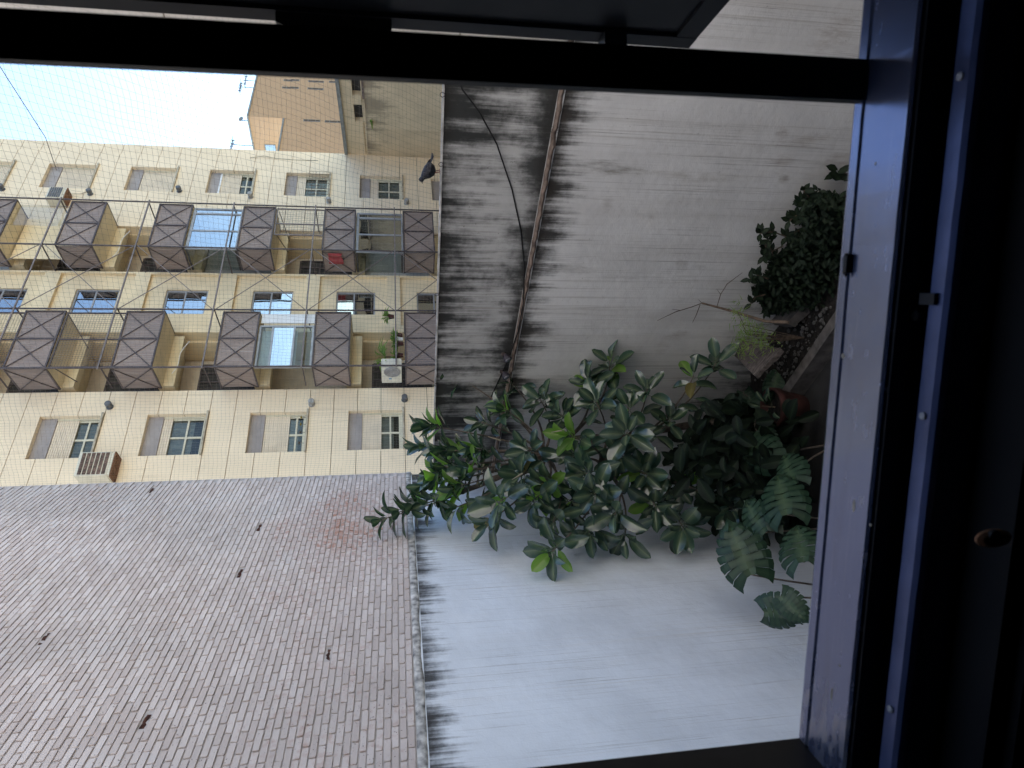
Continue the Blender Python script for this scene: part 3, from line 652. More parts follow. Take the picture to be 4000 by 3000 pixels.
# balconies
def mesh_grid(b, x0, x1, y, z0, z1, cell, r, mi=0):
    nx, nz = max(2, int((x1-x0)/cell)), max(2, int((z1-z0)/cell))
    for i in range(nx+1): xx = x0+(x1-x0)*i/nx; b.bar((xx, y, z0), (xx, y, z1), r, 3, mi)
    for i in range(nz+1): zz = z0+(z1-z0)*i/nz; b.bar((x0, y, zz), (x1, y, zz), r, 3, mi)
def balcony(x0, x1, zt, kind, tint):
    zb = zt-1.07; mid = (x0+x1)/2; YF = -1.0
    s = MB(); s.box(x0+.03, x1-.03, YF+.03, .0, zb, zb+.15); s.box(x0+.09, x1-.09, .0, 1.398, zb, zb+.15); s.box(x0+.1, x1-.1, .02, .3, zb-.30, zb)
    o = s.build('balcony', M['soffit'], ap)
    for xa, xb in ((x0, mid), (mid, x1)): MB().box(xa+.02, xb-.02, YF-.005, YF+.012, zb+.02, zt-.02).build('front_panel', M['corr'], o)
    for xx in (x0, x1-.015): MB().box(xx, xx+.015, YF+.03, -.02, zb+.02, zt-.02).build('side_panel', M['corr'], o)
    b = MB(); y = YF-.022
    for z in (zb+.015, zt-.015): b.box(x0-.01, x1+.01, y-.02, y+.018, z-.022, z+.022); b.box(x0-.012, x0+.025, YF, 0, z-.022, z+.022); b.box(x1-.025, x1+.012, YF, 0, z-.022, z+.022)
    for xx in (x0+.01, mid, x1-.01): b.box(xx-.02, xx+.02, y-.018, y+.016, zb+.037, zt-.037)
    for xa, xb in ((x0+.03, mid-.02), (mid+.02, x1-.03)):
        b.bar((xa, y-.003, zb+.04), (xb, y-.003, zt-.04), .016); b.bar((xa, y+.004, zt-.04), (xb, y+.004, zb+.04), .016)
    xx = x0-.022; b.bar((xx, YF+.04, zb+.04), (xx, -.03, zt-.04), .015); b.bar((xx, YF+.04, zt-.04), (xx, -.03, zb+.04), .015)
    b.build('panel_frame', M['steel'], o)
    zn = zb+2.72; zo = zt+.02          # opening above this parapet goes up to the next slab
    # back wall of the loggia, door, lintel
    MB().box(x0+.1, x1-.1, 1.30, 1.38, zb+.16, zn-.01).build('back_wall', M['loggia'], o)
    if kind in ('open', 'mesh', 'cage', 'plants', 'sheet'):
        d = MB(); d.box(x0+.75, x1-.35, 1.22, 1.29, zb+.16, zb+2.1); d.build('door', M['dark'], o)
        d = MB()
        for i in range(4): xx = x0+.75+(x1-x0-1.10)*i/3; d.box(xx-.025, xx+.025, 1.18, 1.215, zb+.16, zb+2.1)
        d.box(x0+.75, x1-.35, 1.181, 1.214, zb+2.1, zb+2.15); d.box(x0+.775, x1-.375, 1.185, 1.21, zb+1.4, zb+1.44); d.build('door_grille', M['steel'], o)
    if kind == 'glazed':
        f = MB(); xa, xb = x0+.05, x1-.32; ym = YF+.05
        for xx in (xa, xb, xa+(xb-xa)*.5): f.box(xx-.03, xx+.03, ym, ym+.05, zo, zn-.03)
        f.box(xb+.20, xb+.26, ym, ym+.05, zo, zn-.03)
        f.box(xa+.03, xb+.2, ym+.002, ym+.048, zn-.12, zn-.031); f.box(xa+.03, xb+.2, ym+.002, ym+.048, zo, zo+.05)
        f.build('glazing_frame', M['alu'], o)
        MB().box(xa+.03, xa+(xb-xa)*.5-.03, ym+.02, ym+.026, zo+.05, zn-.12).build('glazing', M['glass_r'], o)
        MB().box(xa+(xb-xa)*.5+.03, xb-.03, ym+.03, ym+.036, zo+.05, zn-.12).build('glazing', M['glass_r'], o)
        MB().box(xb+.03, xb+.2, ym+.02, ym+.026, zo+.05, zn-.12).build('glazing', M['glass_r'], o)
        f = MB(); f.box(x0+.002, x0+.03, YF+.1, 0, zo, zo+.06); f.box(x0+.002, x0+.03, YF+.1, 0, zn-.1, zn-.04); f.build('side_frame', M['dark'], o)
        MB().box(x0+.012, x0+.018, YF+.1, 0, zo+.06, zn-.1).build('side_glazing', M['glass'], o)
        MB().box(x0+.1, x1-.1, .4, .42, zb+.16, zn-.3).build('curtain', M[tint], o)
    if kind == 'door_glazed':
        f = MB(); xa, xb = x0+.02, x1-.48; ym = YF+.05
        for xx in (xa+.03, xb-.03): f.box(xx-.03, xx+.03, ym, ym+.06, zo, zn-.03)
        for zz in (zo, zo+.55, zn-.45, zn-.08): f.box(xa+.06, xb-.06, ym+.002, ym+.058, zz, zz+.06)
        f.build('glazing_frame', M['alu'], o)
        MB().box(xa+.06, xb-.06, ym+.02, ym+.026, zo+.06, zo+.55).build('glazing', M['glass'], o)
        MB().box(xa+.06, xb-.06, ym+.02, ym+.026, zo+.61, zn-.45).build('glazing', M['glass_r'], o)
        MB().box(xa+.06, xb-.06, ym+.02, ym+.026, zn-.39, zn-.08).build('glazing', M['glass'], o)
        MB().box(xb+.10, x1-.02, ym, ym+.03, zo, zn-.05).build('white_board', M['white'], o)
        MB().box(xa+.1, xb-.1, ym+.15, ym+.17, zo+.5, zn-.1).build('curtain', M['white'], o)
    if kind in ('mesh', 'cage'):
        b = MB(); xa, xb = (x0+.05, x1-.05) if kind == 'mesh' else (x0+.75, x1-.02)
        mesh_grid(b, xa, xb, YF+.02, zo, zn-.03, .075 if kind == 'mesh' else .09, .0045)
        b.build('wire_screen', M['mesh'], o)
        b = MB()
        for xx in (xa, (xa+xb)/2 if kind == 'mesh' else xa+.55, xb): b.box(xx-.02, xx+.02, YF, YF+.035, zo, zn-.03)
        b.box(xa+.02, xb-.02, YF+.001, YF+.034, zn-.07, zn-.031); b.build('screen_frame', M['steel_l' if kind == 'cage' else 'steel'], o)
        b = MB(); b.bar((xb-.1, YF+.05, zn-.1), (xb-.5, .05, zn-.35), .015); b.bar((xa+.05, YF+.05, zn-.1), (xa+.25, .05, zn-.35), .015); b.build('screen_brace', M['steel'], o)
    if kind == 'sheet':
        MB().box(x0+.1, x1-.1, -.3, -.28, zo-.3, zn-.05).build('inner_screen', M['cream2'], o)
        MB().box(x0+1.0, x1-.1, YF+.1, YF+.104, zo, zn-.05).build('plastic_sheet', M['curt_sheet'], o)
    if kind == 'open':
        b = MB(); pts = [(x0+.5+.14*i, -.05-.02*i, zn-.2-.05*math.sin(i*.9)-.04*i) for i in range(9)]; b.tube(pts, .012, 5); b.build('wire', M['white'], o)
    return o
k1 = {-1: ('open', ''), 0: ('plants', ''), 1: ('door_glazed', ''), 2: ('open', ''), 3: ('mesh', ''), 4: ('mesh', ''), 5: ('open', '')}
k2 = {-1: ('open', ''), 0: ('glazed', 'white'), 1: ('cage', ''), 2: ('glazed', 'curtain'), 3: ('open', ''), 4: ('sheet', ''), 5: ('glazed', 'white')}
for q in range(-1, 6):
    balcony(12.46, 14.57, -.25+2.72*q, *k1[q]); balcony(17.37, 19.46, -.28+2.72*q, *k2[q])
# the steel cage tying the stacks together
for xx in (12.42, 14.62, 17.33, 19.5):
    b = MB(); b.box(xx-.019, xx+.019, -1.085, -1.05, GZ, Ztop-3); b.build('steel_post', M['steel'], ap)
for q in range(-1, 8):
    zz = .02+2.725*q
    b = MB(); b.box(12.35, 19.55, -1.125, -1.087, zz-.02, zz+.02); b.build('steel_beam', M['steel_l'], ap)
    for xa, xb, m in ((14.62, 17.33, 'steel_l'),):
        b = MB(); b.bar((xa, -1.10, zz+.05), (xb, -1.10, zz+2.68), .013); b.bar((xa, -1.075, zz+2.68), (xb, -1.075, zz+.05), .013); b.build('cross_brace', M[m], ap)
    for xx, dx in ((12.5, .0), (14.66, .05), (17.28, -.05), (19.42, 0)):
        b = MB(); b.bar((xx, -1.08, zz), (xx+dx, .1 if dx else .0, zz), .022); b.build('strut', M['steel'], ap)
# vent caps
for x, z, m in ((21.21, 13.65, 'pipe'), (21.11, 10.78, 'pipe'), (21.44, 7.84, 'pipe'), (21.23, 5.31, 'pipe_l'), (21.08, 2.47, 'pipe_l'), (21.15, -.45, 'pipe_l'), (11.82, 8.11, 'pipe'), (11.79, 2.53, 'pipe_l'), (11.9, -.22, 'pipe')):
    b = MB(); b.lathe((x, 0, z), [(.10, .0), (.10, .012), (.065, .014), (.065, .1), (.09, .1), (.09, .2), (.07, .215), (0, .216)], 14, axis=(0, -1, 0)); b.build('vent_cap', M[m], ap)
# cables looping on the end strip
b = MB(); b.tube([(23.6, -.0, 5.6), (23.75, -.01, 5.1), (23.62, -.01, 4.6), (23.58, -.01, 3.8), (23.6, -.01, 3.0)], .014, 5); b.build('loose_cable', M['sill_c'], ap)

# air conditioners
def ac_window(x0, x1, z0, z1, dep, label, rusty):
    o = thing('air_conditioner', label, 'air conditioner', FC, (x0, 0, z0)); w_, h = x1-x0, z1-z0
    b = MB(); b.box(0, w_, -dep, .0, .06, h); b.box(.02, w_-.02, -dep+.02, 0, .0, .06); b.build('casing', M['ac'], o)
    b = MB(); n = 6
    for i in range(n): za = .10+(h-.14)*i/n; b.box(.03, w_-.03, -dep-.018, -dep-.001, za, za+(h-.14)/n*.72)
    b.build('grille', M['grille' if rusty else 'pipe'], o)
    b = MB(); b.box(w_+.001, w_+.008, -.16, -.03, .05, .38*h).box(w_+.001, w_+.0075, -dep+.02, -.161, .06, .13*h); b.build('rust_patch', M['rust'], o)
    b = MB(); b.box(-.03, w_+.03, -dep*.9, 0, -.03, -.002); b.build('bracket', M['rust'], o)
    return o
ac_window(9.36, 10.06, 7.47, 8.30, .46, 'rusty brown grilled air conditioner under the lower left window', True)
o = ac_window(20.36, 20.92, 11.36, 11.90, .42, 'white boxy air conditioner beside the topmost closed shutters', False)
b = MB(); b.tube([(.56, -.1, .1), (.66, -.06, -.02), (.72, -.03, -.3), (.95, -.02, -.55)], .012, 5); b.build('drain_hose', M['sill_c'], o)
xa, za = FC.hit(1490, 1440, -1.1)
o = thing('air_conditioner', 'white outdoor unit with a round fan on the corner of the plant balcony', 'air conditioner', FC, (12.40, -1.12, .0+FC.hit(1570, 1500, -1.1)[1]))
b = MB(); b.box(-.03, .30, .08, .86, 0, .60); b.build('casing', M['ac'], o)
b = MB()
for r in (.07, .13, .19, .24): b.tube([(-.045, .30+r*math.cos(a), .28+r*math.sin(a)) for a in [i*math.pi/10 for i in range(21)]], .011, 4)
b.build('fan_guard', M['pipe_l'], o)
MB().lathe((-.032, .30, .28), [(.25, 0), (.25, .004)], 20, axis=(-1, 0, 0)).build('fan_recess', M['boxpanel'], o)
MB().box(-.034, -.03, .62, .68, .3, .38).build('sticker', M['label'], o)
b = MB(); b.tube([(.28, .5, .1), (.45, .6, .05), (.75, .9, .12), (1.1, 1.1, .3)], .03, 6); b.build('pipe_sleeve', M['white'], o)
# flower pots and plants hung along the plant balcony, flowers on one sill
def blade_bunch(b, c, n, ln, rr, up=1, wd=.02):
    for i in range(n):
        a = rr.uniform(0, 6.28); el = rr.uniform(.1, 1.3); d = Vector((math.cos(a)*math.cos(el), math.sin(a)*math.cos(el), math.sin(el)*up)); l = ln*rr.uniform(.5, 1)
        p = Vector(c); q = p+d*l*.6; e = p+d*l+Vector((0, 0, -.25*l)); sd_ = d.orthogonal().normalized()*wd
        k = len(b.v); b.v += [tuple(p), tuple(q+sd_), tuple(e), tuple(q-sd_)]; b.f.append((k, k+1, k+2, k+3)); b.mi.append(0)
px_pots = [((1530, 1237), 'terra', 'terracotta pot hanging at the top right of the plant balcony'), ((1562, 1310), 'terra', 'orange pot above the white pot on the balcony rail'), ((1564, 1326), 'potw', 'white pot between two orange ones on the balcony rail'), ((1566, 1343), 'terra', 'orange pot lowest of three in a row on the rail'), ((1565, 1388), 'terra', 'pot of leafy green plants beside the white outdoor unit')]
rr = random.Random(5)
for (X, Y), m, lab in px_pots:
    x, z = FC.hit(X, Y, -.8); o = thing('flower_pot', lab, 'flower pot', FC, (x, -.8, z), 'pots along the plant balcony')
    MB().lathe((0, 0, -.08), [(.06, 0), (.085, .15), (.095, .15), (.095, .19), (.08, .19), (.07, .17)], 12).build('pot', M[m], o)
    b = MB(); blade_bunch(b, (0, 0, .1), 46, .38, rr, 1, .03); b.build('foliage', M['fern'], o)
x, z = FC.hit(1500, 1395, -.7); o = thing('balcony_plant', 'spiky light green plant sprawling over the plant balcony', 'plant', FC, (x, -.7, z-.05))
b = MB(); blade_bunch(b, (0, 0, 0), 70, .75, rr, .8, .03); b.build('foliage', M['fern'], o)
b = MB(); b.tube([(0, 0, -.35), (0, 0, .02)], .02, 5); b.build('stem', M['twig'], o)
x, z = FC.hit(1215, 1760, -.02)
for i, f in enumerate((.12, .32, .55, .85)):
    zz = winW[2]+2.8; o = thing('flower', ('yellow flower at the right end of a shutter window sill', 'yellow flower second from the right on the shutter window sill', 'dry flower left of two yellow ones on the window sill', 'dark wilted flower at the left end of the window sill')[i], 'flower', FC, (11.45-f*1.2, -.02, zz), 'flowers on the window sill')
    b = MB(); b.tube([(0, 0, 0), (.01, -.01, .12)], .006, 4); b.build('stem', M['twig'], o)
    b = MB(); b.lathe((.01, -.01, .12), [(.01, 0), (.05, .02), (.03, .045), (0, .05)], 8); b.build('bloom', M['flower'] if i < 2 else M['twig'], o)
# dark round holes in the back wall of the plant balcony are vents
for X, Y in ((1450, 1355), (1478, 1333)):
    x, z = FC.hit(X, Y, 1.28); b = MB(); b.lathe((x, 1.296, z), [(.15, 0), (.15, .03), (.13, .035), (.125, .02), (0, .02)], 18, axis=(0, -1, 0)); b.build('round_vent', [M['dark']], ap)
x, z = FC.hit(1300, 1085, .0)

# ------------------------------------------------------------------ stained building D and orange brick block E, far right
dw = thing('stained_building', 'stained cream side wall with a grey parapet below the orange brick block', 'building', FD)
b = MB(); b.box(-.3, 24, .25, 6, GZ-.3, 1.15).box(1.78, 24, .02, .249, GZ-.3, 1.02).box(-.3, 1.70, .12, .249, GZ-.3, 1.1); b.build('wall', M['d_wall'], dw)
MB().box(-.3, 24, .18, 6, 1.45, 1.86).build('upper_band', M['d_wall'], dw); MB().box(-.3, 24, .40, 6, 1.16, 1.449).build('recess_back', M['dark'], dw)
MB().box(-.35, 24, .08, 6.05, 1.861, 1.99).build('parapet', M['slate'], dw)
for i in range(9):
    x = 2.9+2.15*i
    MB().box(x, x+.5, .19, .40, 1.152, 1.448).build('pier', M['d_wall'], dw); MB().box(x+.52, x+2.13, .03, .24, 1.03, 1.10).build('opening_sill', M['ledge'], dw)
MB().box(-.3, 1.9, .181, .40, 1.151, 1.449).build('pier', M['d_wall'], dw)
x, z = FD.hit(2, 2); rr = random.Random(11)
xw, zw = FD.hit(800+1085/1.659, 200+455/1.659)
o = thing('wall_weed', 'small green weed sprouting from the stained cream wall', 'weed', FD, (xw, .0, zw)); b = MB(); blade_bunch(b, (0, -.03, 0), 40, .3, rr, .5, .03); b.build('foliage', M['fern'], o); b = MB(); b.tube([(0, .02, 0), (0, -.05, .02)], .012, 4); b.build('stem', M['twig'], o)
eb = thing('orange_brick_building', 'orange brick apartment block with roof aerials behind the cream blocks', 'building', FE)
MB().box(.5, 30, 0, 14, GZ-.3, 14.25).build('tower', M['ebrick'], eb)
MB().box(-6, .499, .01, 12, GZ-.3, 10.8).build('lower_wing', M['ebrick'], eb)
MB().box(.4, 30.1, -.1, 14.1, 14.251, 14.42).build('parapet', M['slate'], eb); MB().box(-6.1, .38, -.1, 12, 10.801, 10.95).build('parapet', M['slate'], eb)
for px in ((540, 190), (585, 188), (530, 237), (580, 237), (700, 196), (745, 198), (695, 243), (740, 246), (670, 449), (718, 451), (808, 456), (858, 458), (832, 200)):
    x, z = FE.hit(800+px[0]/1.659, 200+px[1]/1.659)
    f = MB().box(x-.17, x+.17, -.03, .05, z-.46, z+.46).build('window', M['slate'], eb)
    MB().box(x-.12, x+.12, -.04, -.031, z-.40, z-.02).box(x-.12, x+.12, -.04, -.031, z+.02, z+.40).build('pane', M['twig'], f)
f = MB().box(.46, .50, 3.0, 3.9, 12.1, 13.2).build('window', M['slate'], eb); MB().box(.44, .459, 3.08, 3.82, 12.18, 13.12).build('pane', M['glass_r'], f)
for i, (x, y, h, n, lab) in enumerate(((.9, 3.5, 2.2, 4, 'leftmost aerial on the orange brick roof'), (1.9, 6.0, 1.7, 3, 'short aerial second on the orange brick roof'), (8.3, 1.2, 1.9, 4, 'aerial by the mullion on the orange brick roof'), (9.0, .8, 1.4, 3, 'low aerial closest to the mullion on the orange brick roof'))):
    o = thing('roof_aerial', lab, 'aerial', FE, (x, y, 14.42), 'aerials on the orange brick roof')
    MB().bar((0, 0, 0), (0, 0, h), .035).build('mast', M['cable'], o)
    b = MB(); b.bar((-.9, .1, h-.1), (.9, -.1, h-.1), .035)
    for j in range(n): xx = -.8+1.6*j/(n-1); b.bar((xx, -.5, h-.1), (xx, .5, h-.1), .03); b.bar((xx, 0, h-.25), (xx, 0, h+.05), .045)
    b.build('crossbars', M['cable'], o)
o = thing('satellite_dish', 'small round dish on the corner of the orange brick roof', 'satellite dish', FE, (.7, .6, 14.42))
MB().lathe((0, -.1, .6), [(0.02, 0), (.18, .04), (.27, .11), (.26, .115), (.17, .05), (0, .02)], 14, axis=(-.4, -1, .5)).build('dish', M['slate'], o); MB().bar((0, 0, 0), (0, 0, .6), .04).build('mast', M['cable'], o)

# ------------------------------------------------------------------ pigeon on the wall
xp, zp = FB.hit(1733, 672); pg = thing('pigeon', 'dark grey pigeon perched on top of the mouldy wall', 'pigeon', FB, (xp, .03, ztop(xp)+.022), rz=math.pi); pg.scale = (.86, .86, .86)
b = MB()   # local x = forward (left in the scene)
ring = [(-.10, .118, .004, .004), (-.085, .118, .022, .020), (-.05, .118, .042, .045), (0, .122, .055, .058), (.05, .135, .055, .060), (.085, .158, .043, .047), (.105, .182, .030, .032), (.118, .203, .026, .027), (.134, .212, .027, .026), (.150, .211, .020, .019), (.160, .207, .008, .008)]
n = 14
for x, z, ry, rz_ in ring:
    for j in range(n): a = 2*math.pi*j/n; b.v.append((x*.95, 1.35*ry*math.cos(a), z+1.3*rz_*math.sin(a)))
for i in range(len(ring)-1):
    for j in range(n): a = i*n+j; c = i*n+(j+1) % n; b.f.append((a, a+n, c+n, c)); b.mi.append(0)
b.f.append(tuple(range(n))); b.f.append(tuple((len(ring)-1)*n+j for j in reversed(range(n)))); b.mi += [0, 0]
b.build('body', M['feather'], pg, True)
b = MB(); b.lathe((.156, 0, .206), [(.007, 0), (.005, .012), (.001, .024)], 8, axis=(1, 0, -.35)); b.build('beak', M['cable'], pg)
for s_ in (-1, 1):
    b = MB(); w_ = [(.065, .045, .165), (.03, .059, .170), (-.04, .056, .155), (-.10, .038, .135), (-.15, .012, .112), (-.10, .048, .108), (-.03, .064, .115), (.04, .058, .122)]
    b.v = [(x*.9, s_*y*1.34, z) for x, y, z in w_]+[(0, s_*.089, .142), (-.06, s_*.074, .13)]
    for f in ((0, 1, 8, 7), (7, 8, 6), (1, 2, 8), (2, 9, 8), (8, 9, 5, 6), (2, 3, 9), (3, 4, 9), (9, 4, 5)): b.f.append(f); b.mi.append(0)
    b.build('wing', M['wing'], pg)
    b = MB(); b.tube([(.01, s_*.02, .075), (.02, s_*.022, .04), (.008, s_*.022, .002)], [.012, .006, .004], 6)
    for dx, dy in ((.03, .0), (.026, .014), (.026, -.014), (-.018, 0)): b.bar((.008, s_*.022, .003), (.008+dx, s_*.022+dy, .001), .003)
    b.build('leg', M['claw'], pg)
    MB().lathe((.137, s_*.0255, .217), [(.0045, 0), (.003, .0025), (0, .003)], 8, axis=(0, s_, 0)).build('eye', M['rust'], pg)
b = MB()
for i in range(5):
    t = (i-2)/2; b.quad((-.075, t*.012-.010, .118), (-.075, t*.012+.010, .118), (-.205+.012*abs(t), t*.036+.013, .098-.004*i), (-.205+.012*abs(t), t*.036-.013, .098-.004*i))
    b.quad((-.075, t*.012-.010, .112), (-.205+.012*abs(t), t*.036-.013, .095-.004*i), (-.205+.012*abs(t), t*.036+.013, .095-.004*i), (-.075, t*.012+.010, .112))
b.build('tail', M['feather'], pg)

# ------------------------------------------------------------------ bird net
c0 = FB.w(0.02, .02, ztop(0)+.01); c1 = FB.w(6.3, .02, ztop(6.3)+.01)
def netp(u, v):
    p0 = Vector((c0.x, c0.y, c0.z+9.3*v)); p1 = Vector((c1.x+.35*v, c1.y-4.9*v, c1.z+5.2*v))
    p = p0.lerp(p1, u); sag = math.sin(math.pi*u)*math.sin(math.pi*min(1, v*1.1))
    return p + Vector((.05, .35, -.12))*sag + Vector((.03, -.04, .02))*(noise.noise((u*9, v*7, 2))+.6*noise.noise((u*26, v*20, 9)))*min(1, v*14)*min(1, u*20)
nu, nv = 118, 150; VM = .92
net = thing('bird_net', 'fine mesh bird net stretched over the courtyard from the wall top upwards', 'net', None, tuple(c0))
b = MB(); grid = [[netp(i/nu, VM*j/nv)-c0 for j in range(nv+1)] for i in range(nu+1)]
for i in range(nu+1): b.tube(grid[i],   .0009, 3, cap=False)
for j in range(nv+1): b.tube([grid[i][j] for i in range(nu+1)],   .0009, 3, cap=False)
tag(b.build('mesh_strands', M['net'], net), kind='stuff')
def net_at(X, Y):
    d = ray(X, Y); best = None
    for i in range(0, 60):
        for j in range(0, 60):
            p = netp(i/59, j/59*VM); F = p.dot(FW)
            if F < .3: continue
            q = to_px(p); e = (q[0]-X)**2+(q[1]-Y)**2
            if best is None or e < best[0]: best = (e, p)
    return best[1]
b = MB(); sp = [net_at(*p) for p in ((-160, 10), (0, 283), (157, 536), (229, 651))]
b.tube([p-c0+Vector((0, -.01, 0)) for p in sp], .003, 4); b.build('seam_rope', M['net'], net)
b = MB(); b.tube([netp(i/30, 0)-c0 for i in range(31)], .004, 4); b.build('edge_rope', M['coping'], net)

# ------------------------------------------------------------------ plants
def leaf_mesh(seed, wid=.21, fold=.10, droop=.16, n=9):
    rr = random.Random(seed); b = MB(); b.rib = []; cols = (-1, -.62, -.09, 0, .09, .62, 1)
    for i in range(n+1):
        t = i/n; w_ = wid*(1, .006, .48, .74, .90, .985, 1.0, .96, .86, .60, .012)[i+1]
        zc_ = -droop*t*t+.04*math.sin(t*3); x = t
        for c in cols:
            e = abs(c); b.v.append((x, c*w_, zc_+fold*e*w_/wid*.9+.012*math.sin(t*14+c*3+seed)*e - (.0 if e > .1 else .008)))
            b.rib.append(1.0 if e < .05 else (.55 if e < .1 else 0))
    m = len(cols)
    for i in range(n):
        for j in range(m-1): a = i*m+j; b.f.append((a, a+m, a+m+1, a+1)); b.mi.append(0)
    b.tube([(-.16, 0, .02), (0, 0, 0)], [.008, .012], 4); b.rib += [.7]*8
    return b
LB = [leaf_mesh(i, *p) for i, p in enumerate(((.235, .10, .15), (.265, .05, .05), (.22, .15, .26), (.25, .08, -.06)))]
LM = [q.mesh('leaf', M['rubber'], True) for q in LB]; LY = [q.mesh('leaf', M['rubber_y'], True) for q in LB]; LW = [q.mesh('leaf', M['dry_leaf'], True) for q in LB]
def bez(p, q, bend, n=8):
    p, q = Vector(p), Vector(q); m = (p+q)/2+Vector(bend); return [p*(1-t)**2+m*2*t*(1-t)+q*t*t for t in [i/n for i in range(n+1)]]
tree_o = Vector((-.55, 8.55, GZ))
rt = thing('rubber_tree', 'big glossy dark green rubber tree growing in the courtyard corner', 'tree', None, tuple(tree_o))
tips = [  # photo px, depth, number of leaves, leaf length, bright, axis hint
 (1771, 1465, 9.0, 9, .25, 0, (.3, -.3, .8)), (1678, 1664, 8.9, 13, .27, 1, (.0, -.2, .9)), (1493, 2029, 8.3, 8, .26, 0, (-.35, -.2, .8)),
 (1600, 1975, 8.35, 9, .26, 0, (-.3, -.2, .7)), (1698, 1863, 8.3, 12, .26, 1, (-.1, -.4, .8)), (1790, 1900, 8.1, 10, .25, 1, (-.1, -.5, .7)),
 (1970, 1598, 8.5, 9, .26, 1, (.2, -.5, .7)), (1944, 1963, 7.5, 9, .29, 0, (-.1, -.8, .6)), (2156, 2155, 7.2, 11, .29, 0, (-.3, -.85, .5)),
 (2401, 2010, 7.3, 6, .28, 0, (-.1, -.8, .6)), (2229, 1704, 7.7, 8, .27, 1, (.1, -.7, .7)), (2448, 1691, 7.6, 9, .29, 0, (.2, -.85, .5)),
 (2328, 1571, 8.1, 9, .28, 0, (.3, -.7, .6)), (2454, 1591, 8.0, 7, .28, 0, (.3, -.7, .5)), (2527, 1518, 8.1, 7, .28, 0, (.5, -.6, .5)),
 (2381, 1412, 8.5, 8, .29, 0, (.5, -.6, .6)), (2295, 1495, 8.5, 9, .28, 0, (.3, -.5, .7)), (2800, 1411, 8.0, 6, .27, 0, (.6, -.6, .4)),
 (2710, 1468, 8.0, 7, .27, 0, (.5, -.6, .6)), (2668, 2060, 7.4, 12, .30, 0, (-.2, -.8, .4)), (2860, 1985, 7.3, 7, .28, 0, (-.1, -.8, .4)),
 (1860, 1760, 8.5, 12, .25, 1, (.0, -.5, .8)), (2060, 1760, 8.1, 11, .26, 0, (.0, -.7, .7)), (2140, 1900, 7.8, 10, .27, 1, (-.1, -.8, .6)),
 (2030, 1860, 8.0, 11, .26, 0, (0, -.8, .6)), (2290, 1850, 7.7, 10, .28, 0, (0, -.8, .5)), (2160, 2040, 7.5, 10, .28, 0, (-.2, -.8, .5)),
 (2320, 1930, 7.5, 10, .28, 0, (0, -.9, .4)), (1905, 2040, 7.7, 9, .27, 0, (-.3, -.6, .7)), (2110, 1560, 8.6, 10, .26, 0, (.2, -.5, .7)),
 (2190, 1620, 8.4, 9, .26, 0, (.2, -.6, .6)), (2520, 1850, 7.8, 11, .29, 0, (0, -.9, .3)), (2560, 1980, 7.6, 11, .29, 0, (-.2, -.9, .3)),
 (2300, 2080, 7.5, 9, .28, 0, (-.3, -.8, .4)), (2440, 2100, 7.5, 7, .28, 0, (-.4, -.7, .3)), (1880, 1650, 8.9, 10, .25, 0, (.1, -.3, .9)),
 (2000, 1500, 8.9, 7, .25, 0, (.4, -.4, .7)), (2620, 1640, 8.1, 7, .28, 0, (.3, -.8, .3)), (1780, 1760, 8.7, 11, .25, 1, (-.1, -.3, .9)), (1645, 1745, 8.9, 9, .25, 1, (.0, -.2, .9)), (1735, 1825, 8.4, 10, .25, 1, (-.1, -.3, .9)), (1830, 1835, 8.2, 10, .25, 1, (0, -.4, .8)), (1655, 1900, 8.5, 9, .25, 1, (-.2, -.2, .9)), (1775, 1985, 8.0, 9, .25, 0, (-.2, -.4, .7)),
 (2650, 1900, 8.0, 12, .28, 0, (0, -.9, .2)), (2420, 1780, 8.2, 12, .27, 0, (0, -.8, .4)), (2240, 1780, 8.3, 12, .26, 0, (0, -.7, .6)),
 (2220, 1960, 7.9, 12, .27, 0, (-.1, -.8, .5)), (1560, 2000, 8.35, 7, .25, 0, (-.4, -.3, .6)), (1680, 1960, 8.2, 10, .26, 0, (-.3, -.4, .7)), (1720, 1760, 8.6, 10, .25, 1, (0, -.3, .8)), (2080, 1960, 7.6, 10, .27, 0, (-.2, -.8, .6))]
rr = random.Random(21); leaves = []
hub = [Vector((-.75, 8.7, -3.0)), Vector((-.95, 8.75, -1.9)), Vector((-.75, 8.9, -2.3)), Vector((-1.05, 8.5, -2.6))]
tr = MB(); tr.tube([v-tree_o for v in bez(tree_o+Vector((0, 0, -.05)), hub[0], (.15, .0, 0), 6)], [.07, .065, .06, .055, .05, .048, .045], 9); tr.build('trunk', M['bark'], rt, True)
for a, c in ((0, 1), (0, 2), (0, 3)):
    t_ = MB(); t_.tube([v-tree_o for v in bez(hub[a], hub[c], (.05, .05, 0), 5)], [.042, .038, .034, .03, .027, .024], 7); t_.build('limb', M['bark'], rt, True)
def rosette(P, ax, nl, ln, bright, spread=(35, 88)):
    if bright: spread = (16, 66)
    ax = Vector(ax).normalized(); u = ax.orthogonal().normalized(); q = ax.cross(u); a0 = rr.uniform(0, 6.28)
    for i in range(nl):
        a = a0+i*2.399; t = i/max(1, nl-1); th = R(spread[0]+(spread[1]-spread[0])*t+rr.uniform(-8, 8))
        l = ax*math.cos(th)+(u*math.cos(a)+q*math.sin(a))*math.sin(th)
        base = P-ax*(.13*t+.012*i*.3); L_ = ln*rr.uniform(.78, 1.12)*(.8+.3*t if t < .3 else 1)
        leaves.append((base+l*.16*L_, l, ax+Vector((0, 0, .25)), L_, bright and rr.random() < .8, rr.randrange(4)))
